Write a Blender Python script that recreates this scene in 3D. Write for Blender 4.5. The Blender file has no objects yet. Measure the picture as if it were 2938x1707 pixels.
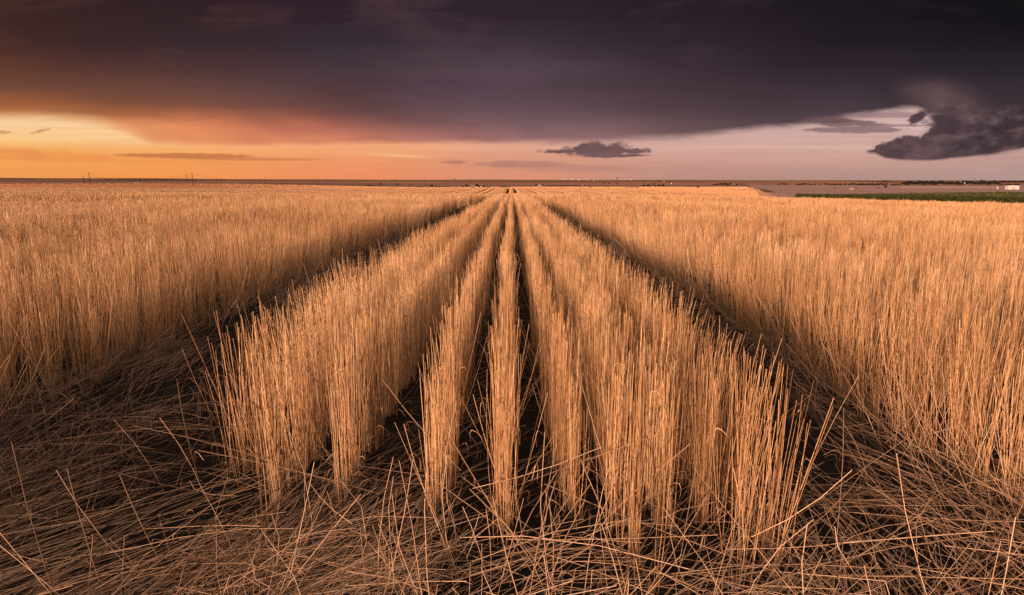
import bpy, math, numpy as np
from mathutils import Vector
rng = np.random.default_rng(7)
S = bpy.context.scene
COL = S.collection
R = math.radians

# ------------------------------------------------------------------ camera
EYE = 1.35
PITCH = R(10.66)
FPX = 1795.0                      # focal length in pixels of a 2938 px wide frame
cam_d = bpy.data.cameras.new('camera'); cam = bpy.data.objects.new('camera', cam_d)
COL.objects.link(cam); S.camera = cam
cam_d.sensor_width = 36.0; cam_d.lens = 36.0*FPX/2938.0
cam_d.clip_start = 0.05; cam_d.clip_end = 60000
cam.location = (0, 0, EYE); cam.rotation_euler = (math.pi/2 - PITCH, 0, 0)
S.view_settings.view_transform = 'Standard'; S.view_settings.look = 'None'
EXPO = 1.0
S.view_settings.exposure = EXPO; S.view_settings.gamma = 1.0

def ray(px, py):
    """direction (world) seen at a measured spot of the 2938x1707 photograph"""
    x = (px-1469.0)/FPX; y = (853.5-py)/FPX
    c, s = math.cos(PITCH), math.sin(PITCH)
    return np.array([x, c + s*y, c*y - s])
def azel(X, Y):                    # measured on the 2520 px wide view
    d = ray(X*2938/2520, Y*2938/2520); d = d/np.linalg.norm(d)
    return math.degrees(math.atan2(d[0], d[1])), math.degrees(math.atan2(d[2], max(d[1], 0.5*math.hypot(d[0], d[1]))))

def lin(c):
    return tuple((v/255/12.92) if v/255 <= 0.04045 else ((v/255+0.055)/1.055)**2.4 for v in c)

# ------------------------------------------------------------------ node expressions
class X:
    def __init__(s, t, sock): s.t, s.s = t, sock
    def _m(s, op, *a, clamp=False):
        n = s.t.nodes.new('ShaderNodeMath'); n.operation = op; n.use_clamp = clamp
        for i, v in enumerate((s,)+a):
            if isinstance(v, X): s.t.links.new(v.s, n.inputs[i])
            else: n.inputs[i].default_value = float(v)
        return X(s.t, n.outputs[0])
    def __add__(s, o): return s._m('ADD', o)
    __radd__ = __add__
    def __sub__(s, o): return s._m('SUBTRACT', o)
    def __rsub__(s, o): return (s*-1.0)+o
    def __mul__(s, o): return s._m('MULTIPLY', o)
    __rmul__ = __mul__
    def __truediv__(s, o): return s._m('DIVIDE', o)
    def max(s, o): return s._m('MAXIMUM', o)
    def min(s, o): return s._m('MINIMUM', o)
    def abs(s): return s._m('ABSOLUTE')
    def sqrt(s): return s._m('SQRT')
    def lt(s, o): return s._m('LESS_THAN', o)
    def gt(s, o): return s._m('GREATER_THAN', o)
    def step(s, a, b):             # smoothstep: 0 at a, 1 at b (a may exceed b)
        n = s.t.nodes.new('ShaderNodeMapRange'); n.interpolation_type = 'SMOOTHSTEP'
        lo, hi, f0, f1 = (a, b, 0.0, 1.0) if a < b else (b, a, 1.0, 0.0)
        s.t.links.new(s.s, n.inputs[0])
        for i, v in zip((1, 2, 3, 4), (lo, hi, f0, f1)): n.inputs[i].default_value = v
        return X(s.t, n.outputs[0])
def ramp(x, stops, interp='EASE'):
    """stops: (position, colour) with x already in 0..1"""
    n = x.t.nodes.new('ShaderNodeValToRGB'); x.t.links.new(x.s, n.inputs[0])
    cr = n.color_ramp; cr.interpolation = interp
    while len(cr.elements) > 1: cr.elements.remove(cr.elements[-1])
    for i, (p, c) in enumerate(stops):
        e = cr.elements[0] if i == 0 else cr.elements.new(p)
        e.position = p; e.color = (c[0], c[1], c[2], 1) if not isinstance(c, float) else (c, c, c, 1)
    return X(x.t, n.outputs[0])
def mix(t, f, a, b):
    n = t.nodes.new('ShaderNodeMix'); n.data_type = 'RGBA'
    for v, i in ((f, 0), (a, 6), (b, 7)):
        if isinstance(v, X): t.links.new(v.s, n.inputs[i])
        elif i == 0: n.inputs[0].default_value = v
        else: n.inputs[i].default_value = (v[0], v[1], v[2], 1)
    return X(t, n.outputs[2])
def vec(t, x, y, z=0.0):
    n = t.nodes.new('ShaderNodeCombineXYZ')
    for i, v in enumerate((x, y, z)):
        if isinstance(v, X): t.links.new(v.s, n.inputs[i])
        else: n.inputs[i].default_value = v
    return X(t, n.outputs[0])
def noise(t, v, scale, detail=4.0, rough=0.55, dist=0.0):
    n = t.nodes.new('ShaderNodeTexNoise'); n.inputs['Scale'].default_value = scale
    n.inputs['Detail'].default_value = detail; n.inputs['Roughness'].default_value = rough
    n.inputs['Distortion'].default_value = dist
    t.links.new(v.s, n.inputs['Vector'])
    return X(t, n.outputs['Fac'])
def sep(t, v):
    n = t.nodes.new('ShaderNodeSeparateXYZ'); t.links.new(v.s, n.inputs[0])
    return [X(t, n.outputs[i]) for i in range(3)]

# ------------------------------------------------------------------ sky
SUN_AZ, SUN_EL = -134.0, 9.5      # degrees clockwise from straight ahead, above the horizon
W = bpy.data.worlds.new('World'); S.world = W; W.use_nodes = True
t = W.node_tree; t.nodes.clear()
SKYS = 0.05
K = 1.0/(SKYS*2**EXPO)             # cloud radiance relative to the background strength
geo = t.nodes.new('ShaderNodeTexCoord')
dirv = X(t, geo.outputs['Generated'])
dx, dy, dz = sep(t, dirv)
az = dx._m('ARCTAN2', dy)*57.29578
el = dz._m('ARCTAN2', dy.max((dx*dx + dy*dy).sqrt()*0.5))*57.29578   # height above the horizon, measured on an upright plane ahead
u = (az + 45.0)/90.0
def upos(Xp): return (azel(Xp, 440)[0] + 45)/90
def row(colours, Y):
    return ramp(u, [((azel(Xp, Y)[0]+45)/90, lin(c)) for Xp, c in colours], 'B_SPLINE' if len(colours) > 9 else 'EASE')
def curve(points):                 # piecewise-smooth elevation as a function of azimuth, in degrees
    return ramp(u, [((azel(a, b)[0]+45)/90, azel(a, b)[1]/10.0) for a, b in points], 'CARDINAL')*10.0

big = noise(t, vec(t, az*0.045, el*0.13), 1.0, 5, 0.55, 0.6)
mid = noise(t, vec(t, az*0.22, el*0.8, 3.1), 1.0, 5, 0.6, 0.3)
fine = noise(t, vec(t, az*0.85, el*1.5, 7.7), 1.0, 7, 0.62)
streak = noise(t, vec(t, az*0.07, el*2.2, 1.3), 1.0, 5, 0.55, 0.4)

puff = noise(t, vec(t, az*1.0, el*1.15, 4.4), 1.0, 5, 0.52)
fine2 = noise(t, vec(t, az*1.15, el*1.7, 2.2), 1.0, 7, 0.58)
tiny = noise(t, vec(t, az*2.6, el*6.5, 3.7), 1.0, 5, 0.62, 0.4)
wispy = noise(t, vec(t, az*0.9, el*3.2, 6.2), 1.0, 6, 0.62, 0.6)
def grid(rows, e):                 # colours measured at several heights, blended between neighbours
    out = None
    for Y, cols in rows:           # from the lowest row upwards
        r_ = row(cols, Y); h_ = azel(1260, Y)[1]
        if out is None: out = r_
        else:
            n = t.nodes.new('ShaderNodeMapRange'); t.links.new(e.s, n.inputs[0]); n.inputs[1].default_value = hp; n.inputs[2].default_value = h_
            out = mix(t, X(t, n.outputs[0]), out, r_)
        hp = h_
    return out
# open band of evening sky under the storm deck
clear = grid([
 (438, [(0, (240,156,84)), (420, (242,152,84)), (840, (237,143,97)), (1260, (222,146,116)), (1680, (190,141,127)), (2100, (179,142,132)), (2520, (180,150,144))]),
 (395, [(0, (243,163,86)), (420, (243,158,86)), (840, (239,152,103)), (1260, (216,147,119)), (1680, (205,154,140)), (2100, (203,158,145)), (2520, (190,150,141))]),
 (368, [(0, (246,172,95)), (330, (246,172,100)), (600, (245,168,108)), (840, (243,164,115)), (1000, (242,168,122)), (1260, (228,166,140)), (1680, (212,166,152)), (2100, (212,168,155)), (2520, (194,154,145))]),
 (345, [(0, (249,196,128)), (330, (252,204,146)), (500, (247,182,125)), (840, (240,164,118)), (1260, (230,170,145)), (1680, (205,165,156)), (2100, (207,168,160)), (2520, (198,160,152))]),
 (312, [(0, (250,208,155)), (200, (252,212,160)), (330, (250,203,150)), (500, (247,182,125)), (1260, (228,168,142)), (1680, (204,164,158)), (2000, (202,164,160)), (2200, (212,178,172)), (2320, (218,186,180)), (2520, (198,160,152))]),
], el + (mid-0.5)*0.5)
sk = (streak-0.5)*2.0
clear = mix(t, (sk*0.45).max(0.0).min(0.4)*el.step(0.6, 2.5), clear, mix(t, u.step(0.2, 0.8), lin((252,205,150)), lin((222,182,168))))
clear = mix(t, (sk*-0.6).max(0.0).min(0.4), clear, mix(t, u.step(0.2, 0.8), lin((226,140,84)), lin((170,128,120))))

def blob(cx, cy, rx, ryt, ryb, amp, soft, n=None, tilt=0.0):
    ca, ce = azel(cx, cy); sx = 0.0326*rx; 
    a = az - ca; e = el - ce - a*tilt
    v = (e/(0.0361*ryt)).max(e/(-0.0361*ryb))
    d = ((a/sx)._m('POWER', 2.0) + v*v).sqrt() + ((n or fine)-0.5)*amp
    return d.step(1+soft, 1-soft)
# thin lit streak right of centre
s1 = blob(1960, 362, 300, 3.5, 3.5, 0.6, 0.7, mid, tilt=-0.004)
clear = mix(t, s1*0.4, clear, lin((230,190,168)))
s2 = blob(985, 383, 75, 3, 4, 0.9, 0.6, mid, tilt=-0.06)
clear = mix(t, s2*0.7, clear, lin((250,188,130)))

# the storm deck
edge = curve([(-60,292), (0,296), (150,301), (260,312), (325,331), (375,348), (500,353), (700,355), (900,352), (1100,352), (1300,352), (1500,346), (1680,337), (1850,320), (1990,303), (2070,288), (2160,277), (2225,268), (2266,274), (2296,302), (2335,335), (2368,361), (2405,375), (2440,377), (2520,362), (2600,345)])
tt = el - edge + (mid-0.5)*0.8 + (big-0.5)*0.5 + ((puff-0.5)*2.2 + (fine2-0.5)*1.6)*u.step(upos(2250), upos(2320))*el.step(azel(1260, 372)[1], azel(1260, 345)[1])
drift = noise(t, vec(t, az*0.07 + el*0.10, el*0.24 - az*0.02, 8.8), 1.0, 3, 0.45, 0.3)
deck = grid([
 (342, [(0, (250,205,150)), (340, (238,156,102)), (480, (234,148,98)), (640, (229,141,99)), (840, (212,129,101)), (1000, (188,119,106)), (1260, (150,109,109)), (1500, (143,106,109)), (1680, (122,93,96)), (1900, (92,73,77)), (2300, (84,66,69)), (2520, (70,56,60))]),
 (310, [(0, (245,190,125)), (200, (240,170,112)), (340, (230,148,100)), (480, (228,138,94)), (640, (215,125,92)), (760, (190,110,89)), (840, (162,98,85)), (1000, (134,92,91)), (1260, (128,95,99)), (1500, (128,96,101)), (1680, (106,82,86)), (1900, (86,69,73)), (2300, (80,63,67)), (2520, (66,53,58))]),
 (285, [(0, (205,130,82)), (200, (176,108,68)), (340, (166,100,66)), (480, (190,112,80)), (640, (165,97,75)), (760, (136,82,70)), (840, (116,75,70)), (1000, (112,80,84)), (1260, (112,86,92)), (1500, (104,80,84)), (1680, (88,68,73)), (1900, (76,60,66)), (2100, (82,65,71)), (2520, (64,52,57))]),
 (255, [(0, (165,98,60)), (200, (132,80,56)), (340, (118,74,58)), (480, (130,80,62)), (640, (115,72,64)), (840, (95,66,66)), (1000, (98,72,78)), (1260, (97,75,82)), (1500, (88,68,73)), (1680, (78,60,65)), (1900, (68,54,60)), (2100, (70,56,62)), (2520, (58,48,53))]),
 (215, [(0, (113,70,56)), (280, (104,67,56)), (560, (95,65,62)), (840, (80,58,64)), (1100, (87,66,78)), (1260, (86,67,76)), (1500, (78,60,68)), (1680, (71,54,61)), (2000, (61,48,57)), (2520, (53,45,52))]),
 (165, [(0, (92,56,45)), (280, (81,52,48)), (560, (76,52,54)), (840, (70,54,62)), (1260, (79,62,72)), (1500, (69,55,64)), (1680, (61,47,56)), (2000, (49,38,47)), (2520, (41,35,43))]),
 (110, [(0, (70,43,39)), (280, (58,40,43)), (560, (57,42,48)), (840, (57,46,55)), (1260, (63,50,59)), (1680, (51,39,48)), (2100, (36,28,36)), (2520, (28,24,31))]),
 (50, [(0, (60,37,36)), (420, (51,35,38)), (840, (49,36,46)), (1260, (51,38,47)), (1680, (43,32,41)), (2100, (30,23,30)), (2520, (21,19,23))]),
 (0, [(0, (54,34,36)), (420, (49,33,37)), (840, (46,33,43)), (1260, (46,34,44)), (1680, (39,29,38)), (2100, (29,22,29)), (2520, (19,18,21))]),
], el + (big-0.5)*1.6 + (drift-0.5)*1.8 + (mid-0.5)*0.5)
mott = (big-0.5)*0.9 + (drift-0.5)*0.65 + (streak-0.5)*0.12 + (mid-0.5)*0.25
deck = mix(t, (mott*1.1).max(0.0).min(0.4), deck, mix(t, u.step(0.1, 0.55), lin((146,94,68)), mix(t, u.step(0.55, 0.95), lin((112,88,100)), lin((78,64,74)))))
deck = mix(t, (mott*-1.5).max(0.0).min(0.45), deck, mix(t, u.step(0.1, 0.6), lin((60,38,34)), lin((38,29,36))))
lump = (puff-0.5)*3.4 + (fine2-0.5)*1.5
lm = u.step(upos(2230), upos(2320))*el.step(azel(1260, 235)[1], azel(1260, 300)[1])
deck = mix(t, lump.max(0.0).min(0.7)*lm, deck, lin((116,90,91)))
deck = mix(t, (lump*-1.0).max(0.0).min(0.6)*lm, deck, lin((52,41,46)))
glow = blob(2322, 246, 66, 34, 34, 0.9, 0.85, mid, tilt=-0.3)
deck = mix(t, glow*(0.25+(puff-0.3)*0.6), deck, lin((128,99,100)))
soft = u.step(0.30, 0.55)
leftsoft = tt.step(-0.30, 0.35); midsoft = tt.step(-0.42, 0.45)
far_left = u.step((azel(420, 330)[0]+45)/90, (azel(150, 330)[0]+45)/90)
cover = leftsoft*(1.0-soft) + midsoft*soft
cover = cover*(1.0-far_left) + tt.step(-0.35, 1.0)*far_left
sky = mix(t, cover, clear, deck)

# smaller clouds in the open band
def put(sky, m, c): return mix(t, m, sky, c)
under = (fine-0.5)*0.9 + 0.5
sky = put(sky, blob(470, 384, 150, 7, 5, 1.0, 0.25, fine2, tilt=-0.012)*0.85, lin((196,116,72)))
sky = put(sky, blob(600, 391, 170, 4, 4, 1.0, 0.5, wispy, tilt=-0.012)*0.7, lin((200,120,76)))
sky = put(sky, blob(30, 385, 60, 22, 8, 1.4, 0.35)*0.55, lin((230,140,76)))
sky = put(sky, blob(160, 391, 95, 20, 8, 1.5, 0.35)*0.5, lin((232,142,78)))
sky = put(sky, blob(4, 325, 15, 4, 4, 2.6, 0.4, tiny)*0.7, lin((196,130,84)))
sky = put(sky, blob(98, 323, 16, 4, 4, 3.0, 0.35, tiny, tilt=0.3)*0.7, lin((200,136,90)))
sky = put(sky, blob(1118, 399, 32, 4, 3.5, 1.6, 0.4, wispy)*0.7, lin((170,116,106)))
sky = put(sky, blob(1290, 406, 140, 10, 6, 1.3, 0.35)*0.6, lin((166,118,110)))
sky = put(sky, blob(1420, 416, 170, 9, 7, 1.0, 0.6)*0.4, lin((166,122,114)))
small = blob(1478, 373, 95, 20, 13, 1.9, 0.30, fine2)
for a_ in ((1395, 373, 66, 6, 4, 2.2, 0.4), (1548, 373, 50, 9, 5, 2.2, 0.35), (1440, 366, 44, 12, 8, 2.1, 0.3), (1545, 382, 50, 3, 3, 1.8, 0.4), (1492, 383, 80, 5, 5, 1.2, 0.35)): small = small.max(blob(*a_, fine2))
sky = put(sky, small, mix(t, (under + (el-azel(1468, 372)[1])*-0.35).min(1.0).max(0.0), lin((96,71,75)), lin((134,100,98))))
sky = put(sky, blob(1526, 354, 15, 6, 6, 3.2, 0.3, fine2)*0.55, lin((120,92,92)))
wisp = noise(t, vec(t, az*0.55, el*2.6, 9.2), 1.0, 6, 0.6, 0.5)
sky = put(sky, blob(2185, 283, 90, 8, 7, 1.5, 0.35, wisp)*0.75, lin((150,118,124)))
sky = put(sky, blob(2085, 303, 75, 7, 9, 1.9, 0.25, wisp)*0.9, lin((122,94,98)))
sky = put(sky, blob(2115, 318, 95, 7, 9, 2.2, 0.3, wisp)*0.85, lin((136,105,108)))
sky = put(sky, blob(2200, 309, 70, 3, 3, 1.4, 0.4, wisp)*0.7, lin((140,110,114)))
sky = put(sky, blob(2030, 296, 55, 9, 7, 0.9, 0.4, wisp)*0.9, lin((104,80,84)))
top = curve([(2060,420), (2130,372), (2150,360), (2200,338), (2232,330), (2262,336), (2286,320), (2306,310), (2318,286), (2345,268), (2380,250), (2540,235)])
bot = curve([(2060,400), (2140,377), (2180,389), (2250,396), (2330,391), (2400,383), (2470,373), (2530,360), (2600,345)])
bank = (top - el + (puff-0.5)*2.2 + (fine2-0.5)*0.7).step(-0.12, 0.22) * (el - bot + (mid-0.5)*0.5).step(-0.16, 0.16) * az.gt(azel(2128, 370)[0])
bankc = mix(t, ((puff-0.40)*2.6 + (fine2-0.5)*0.8).max(0.0).min(1.0), lin((84,65,68)), lin((116,90,91)))
bankc = mix(t, u.step((azel(2270, 340)[0]+45)/90, (azel(2390, 340)[0]+45)/90), bankc, deck)
sky = put(sky, bank, bankc)
sky = put(sky, blob(2256, 290, 18, 13, 13, 2.4, 0.35, fine, tilt=0.7), lin((84,65,71)))
sky = put(sky, blob(2322, 308, 32, 28, 26, 2.8, 0.4, fine2)*0.8, lin((72,56,61)))

# what lies outside the view: higher deck, an added bright patch overhead, open evening sky behind
nish = t.nodes.new('ShaderNodeTexSky'); nish.sky_type = 'NISHITA'; nish.sun_disc = False
nish.sun_elevation = R(SUN_EL); nish.sun_rotation = R(SUN_AZ); nish.air_density = 1.6; nish.dust_density = 4.0
mul = t.nodes.new('ShaderNodeMix'); mul.data_type = 'RGBA'; mul.blend_type = 'MULTIPLY'; mul.inputs[0].default_value = 1
t.links.new(sky.s, mul.inputs[6]); mul.inputs[7].default_value = (K, K, K, 1)
mul.clamp_result = False
back = (dy + (big-0.5)*0.3).step(0.15, -0.45)
up = dz.step(0.56, 0.86)            # unseen bright patch overhead, added to light the stubble from above
over = mix(t, big*0.8, tuple(v*K for v in (1.55, 1.08, 0.80)), tuple(v*K for v in (0.9, 0.64, 0.50)))
final = mix(t, up, X(t, mul.outputs[2]), over)
final = mix(t, back, final, X(t, nish.outputs[0]))
bg = t.nodes.new('ShaderNodeBackground'); bg.inputs[1].default_value = SKYS
t.links.new(final.s, bg.inputs[0])
wo = t.nodes.new('ShaderNodeOutputWorld'); t.links.new(bg.outputs[0], wo.inputs[0])
W.cycles.sampling_method = 'MANUAL'; W.cycles.sample_map_resolution = 1024

sd = bpy.data.lights.new('sun', 'SUN'); sun = bpy.data.objects.new('sun', sd); COL.objects.link(sun)
sd.energy = 4.5; sd.angle = R(9); sd.color = (1.0, 0.60, 0.385)
S.cycles.max_bounces = 6; S.cycles.diffuse_bounces = 2
sv = Vector((math.sin(R(SUN_AZ))*math.cos(R(SUN_EL)), math.cos(R(SUN_AZ))*math.cos(R(SUN_EL)), math.sin(R(SUN_EL))))
sun.rotation_euler = sv.to_track_quat('Z', 'Y').to_euler()

# ------------------------------------------------------------------ materials
def material(name):
    m = bpy.data.materials.new(name); m.use_nodes = True
    tr = m.node_tree; b = tr.nodes['Principled BSDF']
    b.inputs['Specular IOR Level'].default_value = 0.2
    return m, tr, b
def plain(name, c, rough=0.8, var=0.25, scale=1.0):
    m, tr, b = material(name)
    tc = tr.nodes.new('ShaderNodeTexCoord')
    n = noise(tr, X(tr, tc.outputs['Object']), scale, 4)
    col = mix(tr, n, tuple(v*(1-var) for v in c), tuple(min(1, v*(1+var)) for v in c))
    tr.links.new(col.s, b.inputs['Base Color']); b.inputs['Roughness'].default_value = rough
    return m
def straw_material(name, stops, rough=0.55, joints=True, spec=0.25):
    m, tr, b = material(name)
    a = tr.nodes.new('ShaderNodeAttribute'); a.attribute_name = 'tint'
    c = ramp(X(tr, a.outputs['Fac']), stops, 'LINEAR')
    if joints:
        a2 = tr.nodes.new('ShaderNodeAttribute'); a2.attribute_name = 'along'
        al = X(tr, a2.outputs['Fac']); tin = X(tr, a.outputs['Fac'])
        j = ((al - 0.30 - tin*0.12).abs().step(0.014, 0.006)).max((al - 0.66 - tin*0.1).abs().step(0.012, 0.005))
        c = mix(tr, j*0.75, c, (0.07, 0.035, 0.018))
    tr.links.new(c.s, b.inputs['Base Color']); b.inputs['Roughness'].default_value = rough
    b.inputs['Specular IOR Level'].default_value = spec
    return m
M_STRAW = straw_material('straw', [(0.0, (0.17,0.085,0.048)), (0.25, (0.36,0.195,0.102)), (0.55, (0.51,0.302,0.165)), (0.8, (0.63,0.415,0.25)), (1.0, (0.74,0.56,0.40))])
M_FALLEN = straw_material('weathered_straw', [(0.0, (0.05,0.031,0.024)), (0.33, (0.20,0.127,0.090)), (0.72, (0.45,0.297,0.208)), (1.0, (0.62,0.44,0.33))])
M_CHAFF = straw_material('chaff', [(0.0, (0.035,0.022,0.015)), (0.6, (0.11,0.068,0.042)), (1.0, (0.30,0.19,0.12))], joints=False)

# ------------------------------------------------------------------ terrain
def sstep(a, b, x):
    q = np.clip((x-a)/(b-a), 0, 1); return q*q*(3-2*q)
def terrain(x, y):
    x = np.asarray(x, float); y = np.asarray(y, float)
    r = np.hypot(x, y); yy = np.maximum(y, 0)
    raw = 0.000178*yy*yy + np.where(x > 0, 0.00050, -0.00013)*x*x
    raw = np.where(raw < 0, 0, raw)
    z = -4.8*np.tanh(raw/4.8)
    z = z - 11.0*sstep(430, 950, r) - 2.0*sstep(1000, 2600, r)
    z = z + 5.0*sstep(2800, 5200, r) + 12.6*sstep(4600, 8200, r)
    z = z + 11.0*sstep(-120, -640, x)*sstep(400, 900, r)*(1-sstep(1500, 3200, r))
    tn = np.clip(x/np.maximum(y, 1.0), -1.2, 1.2)
    z = z + sstep(3500, 8000, r)*np.where(tn < 0, -24*tn, -17*tn)
    z = z + sstep(3000, 7000, r)*(2.2*np.sin(tn*9+1.0) + 1.6*np.sin(tn*23+2))
    return z
def hit(px, py, rmin=900.0, rmax=9000.0):
    """where the line of sight of a measured spot meets the land beyond rmin"""
    d = ray(px, py); h = math.hypot(d[0], d[1])
    rr = np.geomspace(rmin, rmax, 900)
    xs, ys = d[0]/h*rr, d[1]/h*rr
    gap = EYE + d[2]/h*rr - terrain(xs, ys)
    k = np.nonzero(gap < 0)[0]
    i = int(k[0]) if len(k) else int(np.argmin(gap))
    return float(xs[i]), float(ys[i]), float(terrain(xs[i], ys[i])), float(rr[i])
def at(px, D):
    d = ray(px, 519); h = math.hypot(d[0], d[1])
    x, y = d[0]/h*D, d[1]/h*D
    return float(x), float(y), float(terrain(x, y))

def raw_mesh(name, verts, quads, attrs=None, smooth=True):
    me = bpy.data.meshes.new(name)
    verts = np.ascontiguousarray(verts, np.float32).reshape(-1, 3); quads = np.ascontiguousarray(quads, np.int32)
    k = quads.shape[1]
    me.vertices.add(len(verts)); me.vertices.foreach_set('co', verts.ravel())
    me.loops.add(quads.size); me.loops.foreach_set('vertex_index', quads.ravel())
    me.polygons.add(len(quads)); me.polygons.foreach_set('loop_start', np.arange(0, quads.size, k, dtype=np.int32))
    for n, v in (attrs or {}).items():
        a = me.attributes.new(n, 'FLOAT', 'POINT'); a.data.foreach_set('value', np.ascontiguousarray(v, np.float32).ravel())
    me.update(calc_edges=True)
    me.polygons.foreach_set('use_smooth', np.full(len(quads), smooth))
    return me
def tag(o, label=None, cat=None, group=None, kind=None):
    for k, v in (('label', label), ('category', cat), ('group', group), ('kind', kind)):
        if v: o[k] = v
    return o
def link(name, me, mats=(), parent=None, loc=None):
    o = bpy.data.objects.new(name, me); COL.objects.link(o)
    if me is not None:
        for m in (mats if isinstance(mats, (list, tuple)) else [mats]):
            if m.name not in [q.name for q in me.materials if q]: me.materials.append(m)
    if parent is not None: o.parent = parent
    if loc is not None: o.location = loc
    return o

azs = np.unique(np.concatenate([np.arange(-62, 62.01, 0.5), np.arange(62, 298.1, 6.0)]))[:-1]
rad = np.concatenate([[0.0], np.geomspace(0.6, 15000, 170)])
A, RR = np.meshgrid(R(1)*azs, rad[1:], indexing='ij')
gx, gy = np.sin(A)*RR, np.cos(A)*RR
gv = np.concatenate([[[0, 0, 0]], np.stack([gx, gy, terrain(gx, gy)], -1).reshape(-1, 3)])
na, nr = A.shape
idx = 1 + np.arange(na*nr).reshape(na, nr); nxt = np.roll(idx, -1, axis=0)
gq = np.stack([idx[:, :-1], idx[:, 1:], nxt[:, 1:], nxt[:, :-1]], -1).reshape(-1, 4)
fan = np.stack([np.zeros(na, int), idx[:, 0], nxt[:, 0], nxt[:, 0]], -1)
gme = raw_mesh('ground', gv, gq)
import bmesh
bm = bmesh.new(); bm.from_mesh(gme); bm.verts.ensure_lookup_table()
for a, b, c, _ in fan: bm.faces.new((bm.verts[a], bm.verts[c], bm.verts[b]))
bmesh.ops.recalc_face_normals(bm, faces=bm.faces)
if sum(f.normal.z for f in bm.faces) < 0: bmesh.ops.reverse_faces(bm, faces=bm.faces)
bm.to_mesh(gme); bm.free()

m, tr, b = material('land')
tc = tr.nodes.new('ShaderNodeTexCoord'); P = X(tr, tc.outputs['Object']); px_, py_, pz_ = sep(tr, P)
q = py_ - px_.min(0.0)*0.85 + (noise(tr, P, 0.004, 3)-0.5)*160
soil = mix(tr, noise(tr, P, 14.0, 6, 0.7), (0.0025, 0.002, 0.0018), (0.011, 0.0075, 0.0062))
fields = ramp(q/8000.0, [(0.0, (0.62,0.35,0.22)), (0.205, (0.62,0.35,0.22)), (0.21, (0.05,0.028,0.025)), (0.225, (0.077,0.041,0.036)), (0.24, (0.253,0.149,0.138)), (0.30, (0.198,0.11,0.099)),
     (0.36, (0.308,0.154,0.105)), (0.42, (0.319,0.116,0.077)), (0.52, (0.341,0.138,0.077)), (0.60, (0.165,0.072,0.047)), (0.68, (0.264,0.154,0.088)), (0.8, (0.176,0.105,0.063)), (1.0, (0.121,0.077,0.05))], 'LINEAR')
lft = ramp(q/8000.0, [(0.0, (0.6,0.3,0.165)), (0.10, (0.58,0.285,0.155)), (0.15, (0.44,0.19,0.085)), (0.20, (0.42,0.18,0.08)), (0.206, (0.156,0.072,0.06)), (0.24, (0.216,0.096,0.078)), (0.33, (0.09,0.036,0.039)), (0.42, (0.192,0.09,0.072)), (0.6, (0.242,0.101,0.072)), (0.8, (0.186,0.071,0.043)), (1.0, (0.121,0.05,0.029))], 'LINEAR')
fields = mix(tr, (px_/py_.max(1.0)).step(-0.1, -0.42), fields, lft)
patch = tr.nodes.new('ShaderNodeTexVoronoi'); patch.distance = 'CHEBYCHEV'; patch.inputs['Scale'].default_value = 1.0
tr.links.new(vec(tr, px_*0.0011, py_*0.0021).s, patch.inputs['Vector'])
pr, pg, pb = sep(tr, X(tr, patch.outputs['Color']))
fields = mix(tr, (pr-0.5).max(0.0)*q.step(1750, 2100), fields, (0.36, 0.205, 0.14))
fields = mix(tr, (0.45-pg).max(0.0)*1.6*q.step(1750, 2100), fields, (0.045, 0.032, 0.022))
# fallow beyond the road on the right
rline = px_ - 126.0 - (py_ - 317.0)*0.3685
fallow = mix(tr, noise(tr, vec(tr, px_*0.004, py_*0.03), 1.0, 5), (0.23,0.138,0.142), (0.38,0.245,0.245))
fields = mix(tr, rline.step(-3, 5)*py_.gt(200.0)*py_.step(2450, 2250), fields, fallow)
fields = mix(tr, (noise(tr, vec(tr, px_*0.0015, py_*0.012, 5.0), 1.0, 5)-0.45).max(0.0)*1.2*q.step(1650, 1800), fields, (0.16, 0.09, 0.07))
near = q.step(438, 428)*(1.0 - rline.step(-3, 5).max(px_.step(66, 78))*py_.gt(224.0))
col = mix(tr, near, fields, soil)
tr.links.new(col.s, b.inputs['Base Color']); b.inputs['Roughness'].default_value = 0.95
bp = tr.nodes.new('ShaderNodeBump'); bp.inputs['Strength'].default_value = 0.9; bp.inputs['Distance'].default_value = 0.03
tr.links.new(noise(tr, P, 22.0, 6, 0.65).s, bp.inputs['Height']); tr.links.new(bp.outputs[0], b.inputs['Normal'])
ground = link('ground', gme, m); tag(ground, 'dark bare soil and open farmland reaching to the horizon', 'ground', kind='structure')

# ------------------------------------------------------------------ straw
def vnoise(x, y, seed=0):
    xi, yi = np.floor(x).astype(np.int64), np.floor(y).astype(np.int64); fx, fy = x-xi, y-yi
    fx, fy = fx*fx*(3-2*fx), fy*fy*(3-2*fy)
    def h(a, b):
        v = (a*374761393 + b*668265263 + seed*974634777) & 0x7fffffff
        v = ((v ^ (v >> 13))*1274126177) & 0x7fffffff
        return ((v ^ (v >> 16)) & 0xffff)/65535.0
    return (h(xi, yi)*(1-fx)+h(xi+1, yi)*fx)*(1-fy) + (h(xi, yi+1)*(1-fx)+h(xi+1, yi+1)*fx)*fy
def fbm(x, y, seed=0): return (vnoise(x, y, seed)*0.6 + vnoise(x*2.3, y*2.3, seed+5)*0.3 + vnoise(x*5.1, y*5.1, seed+9)*0.15)/1.05

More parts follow.
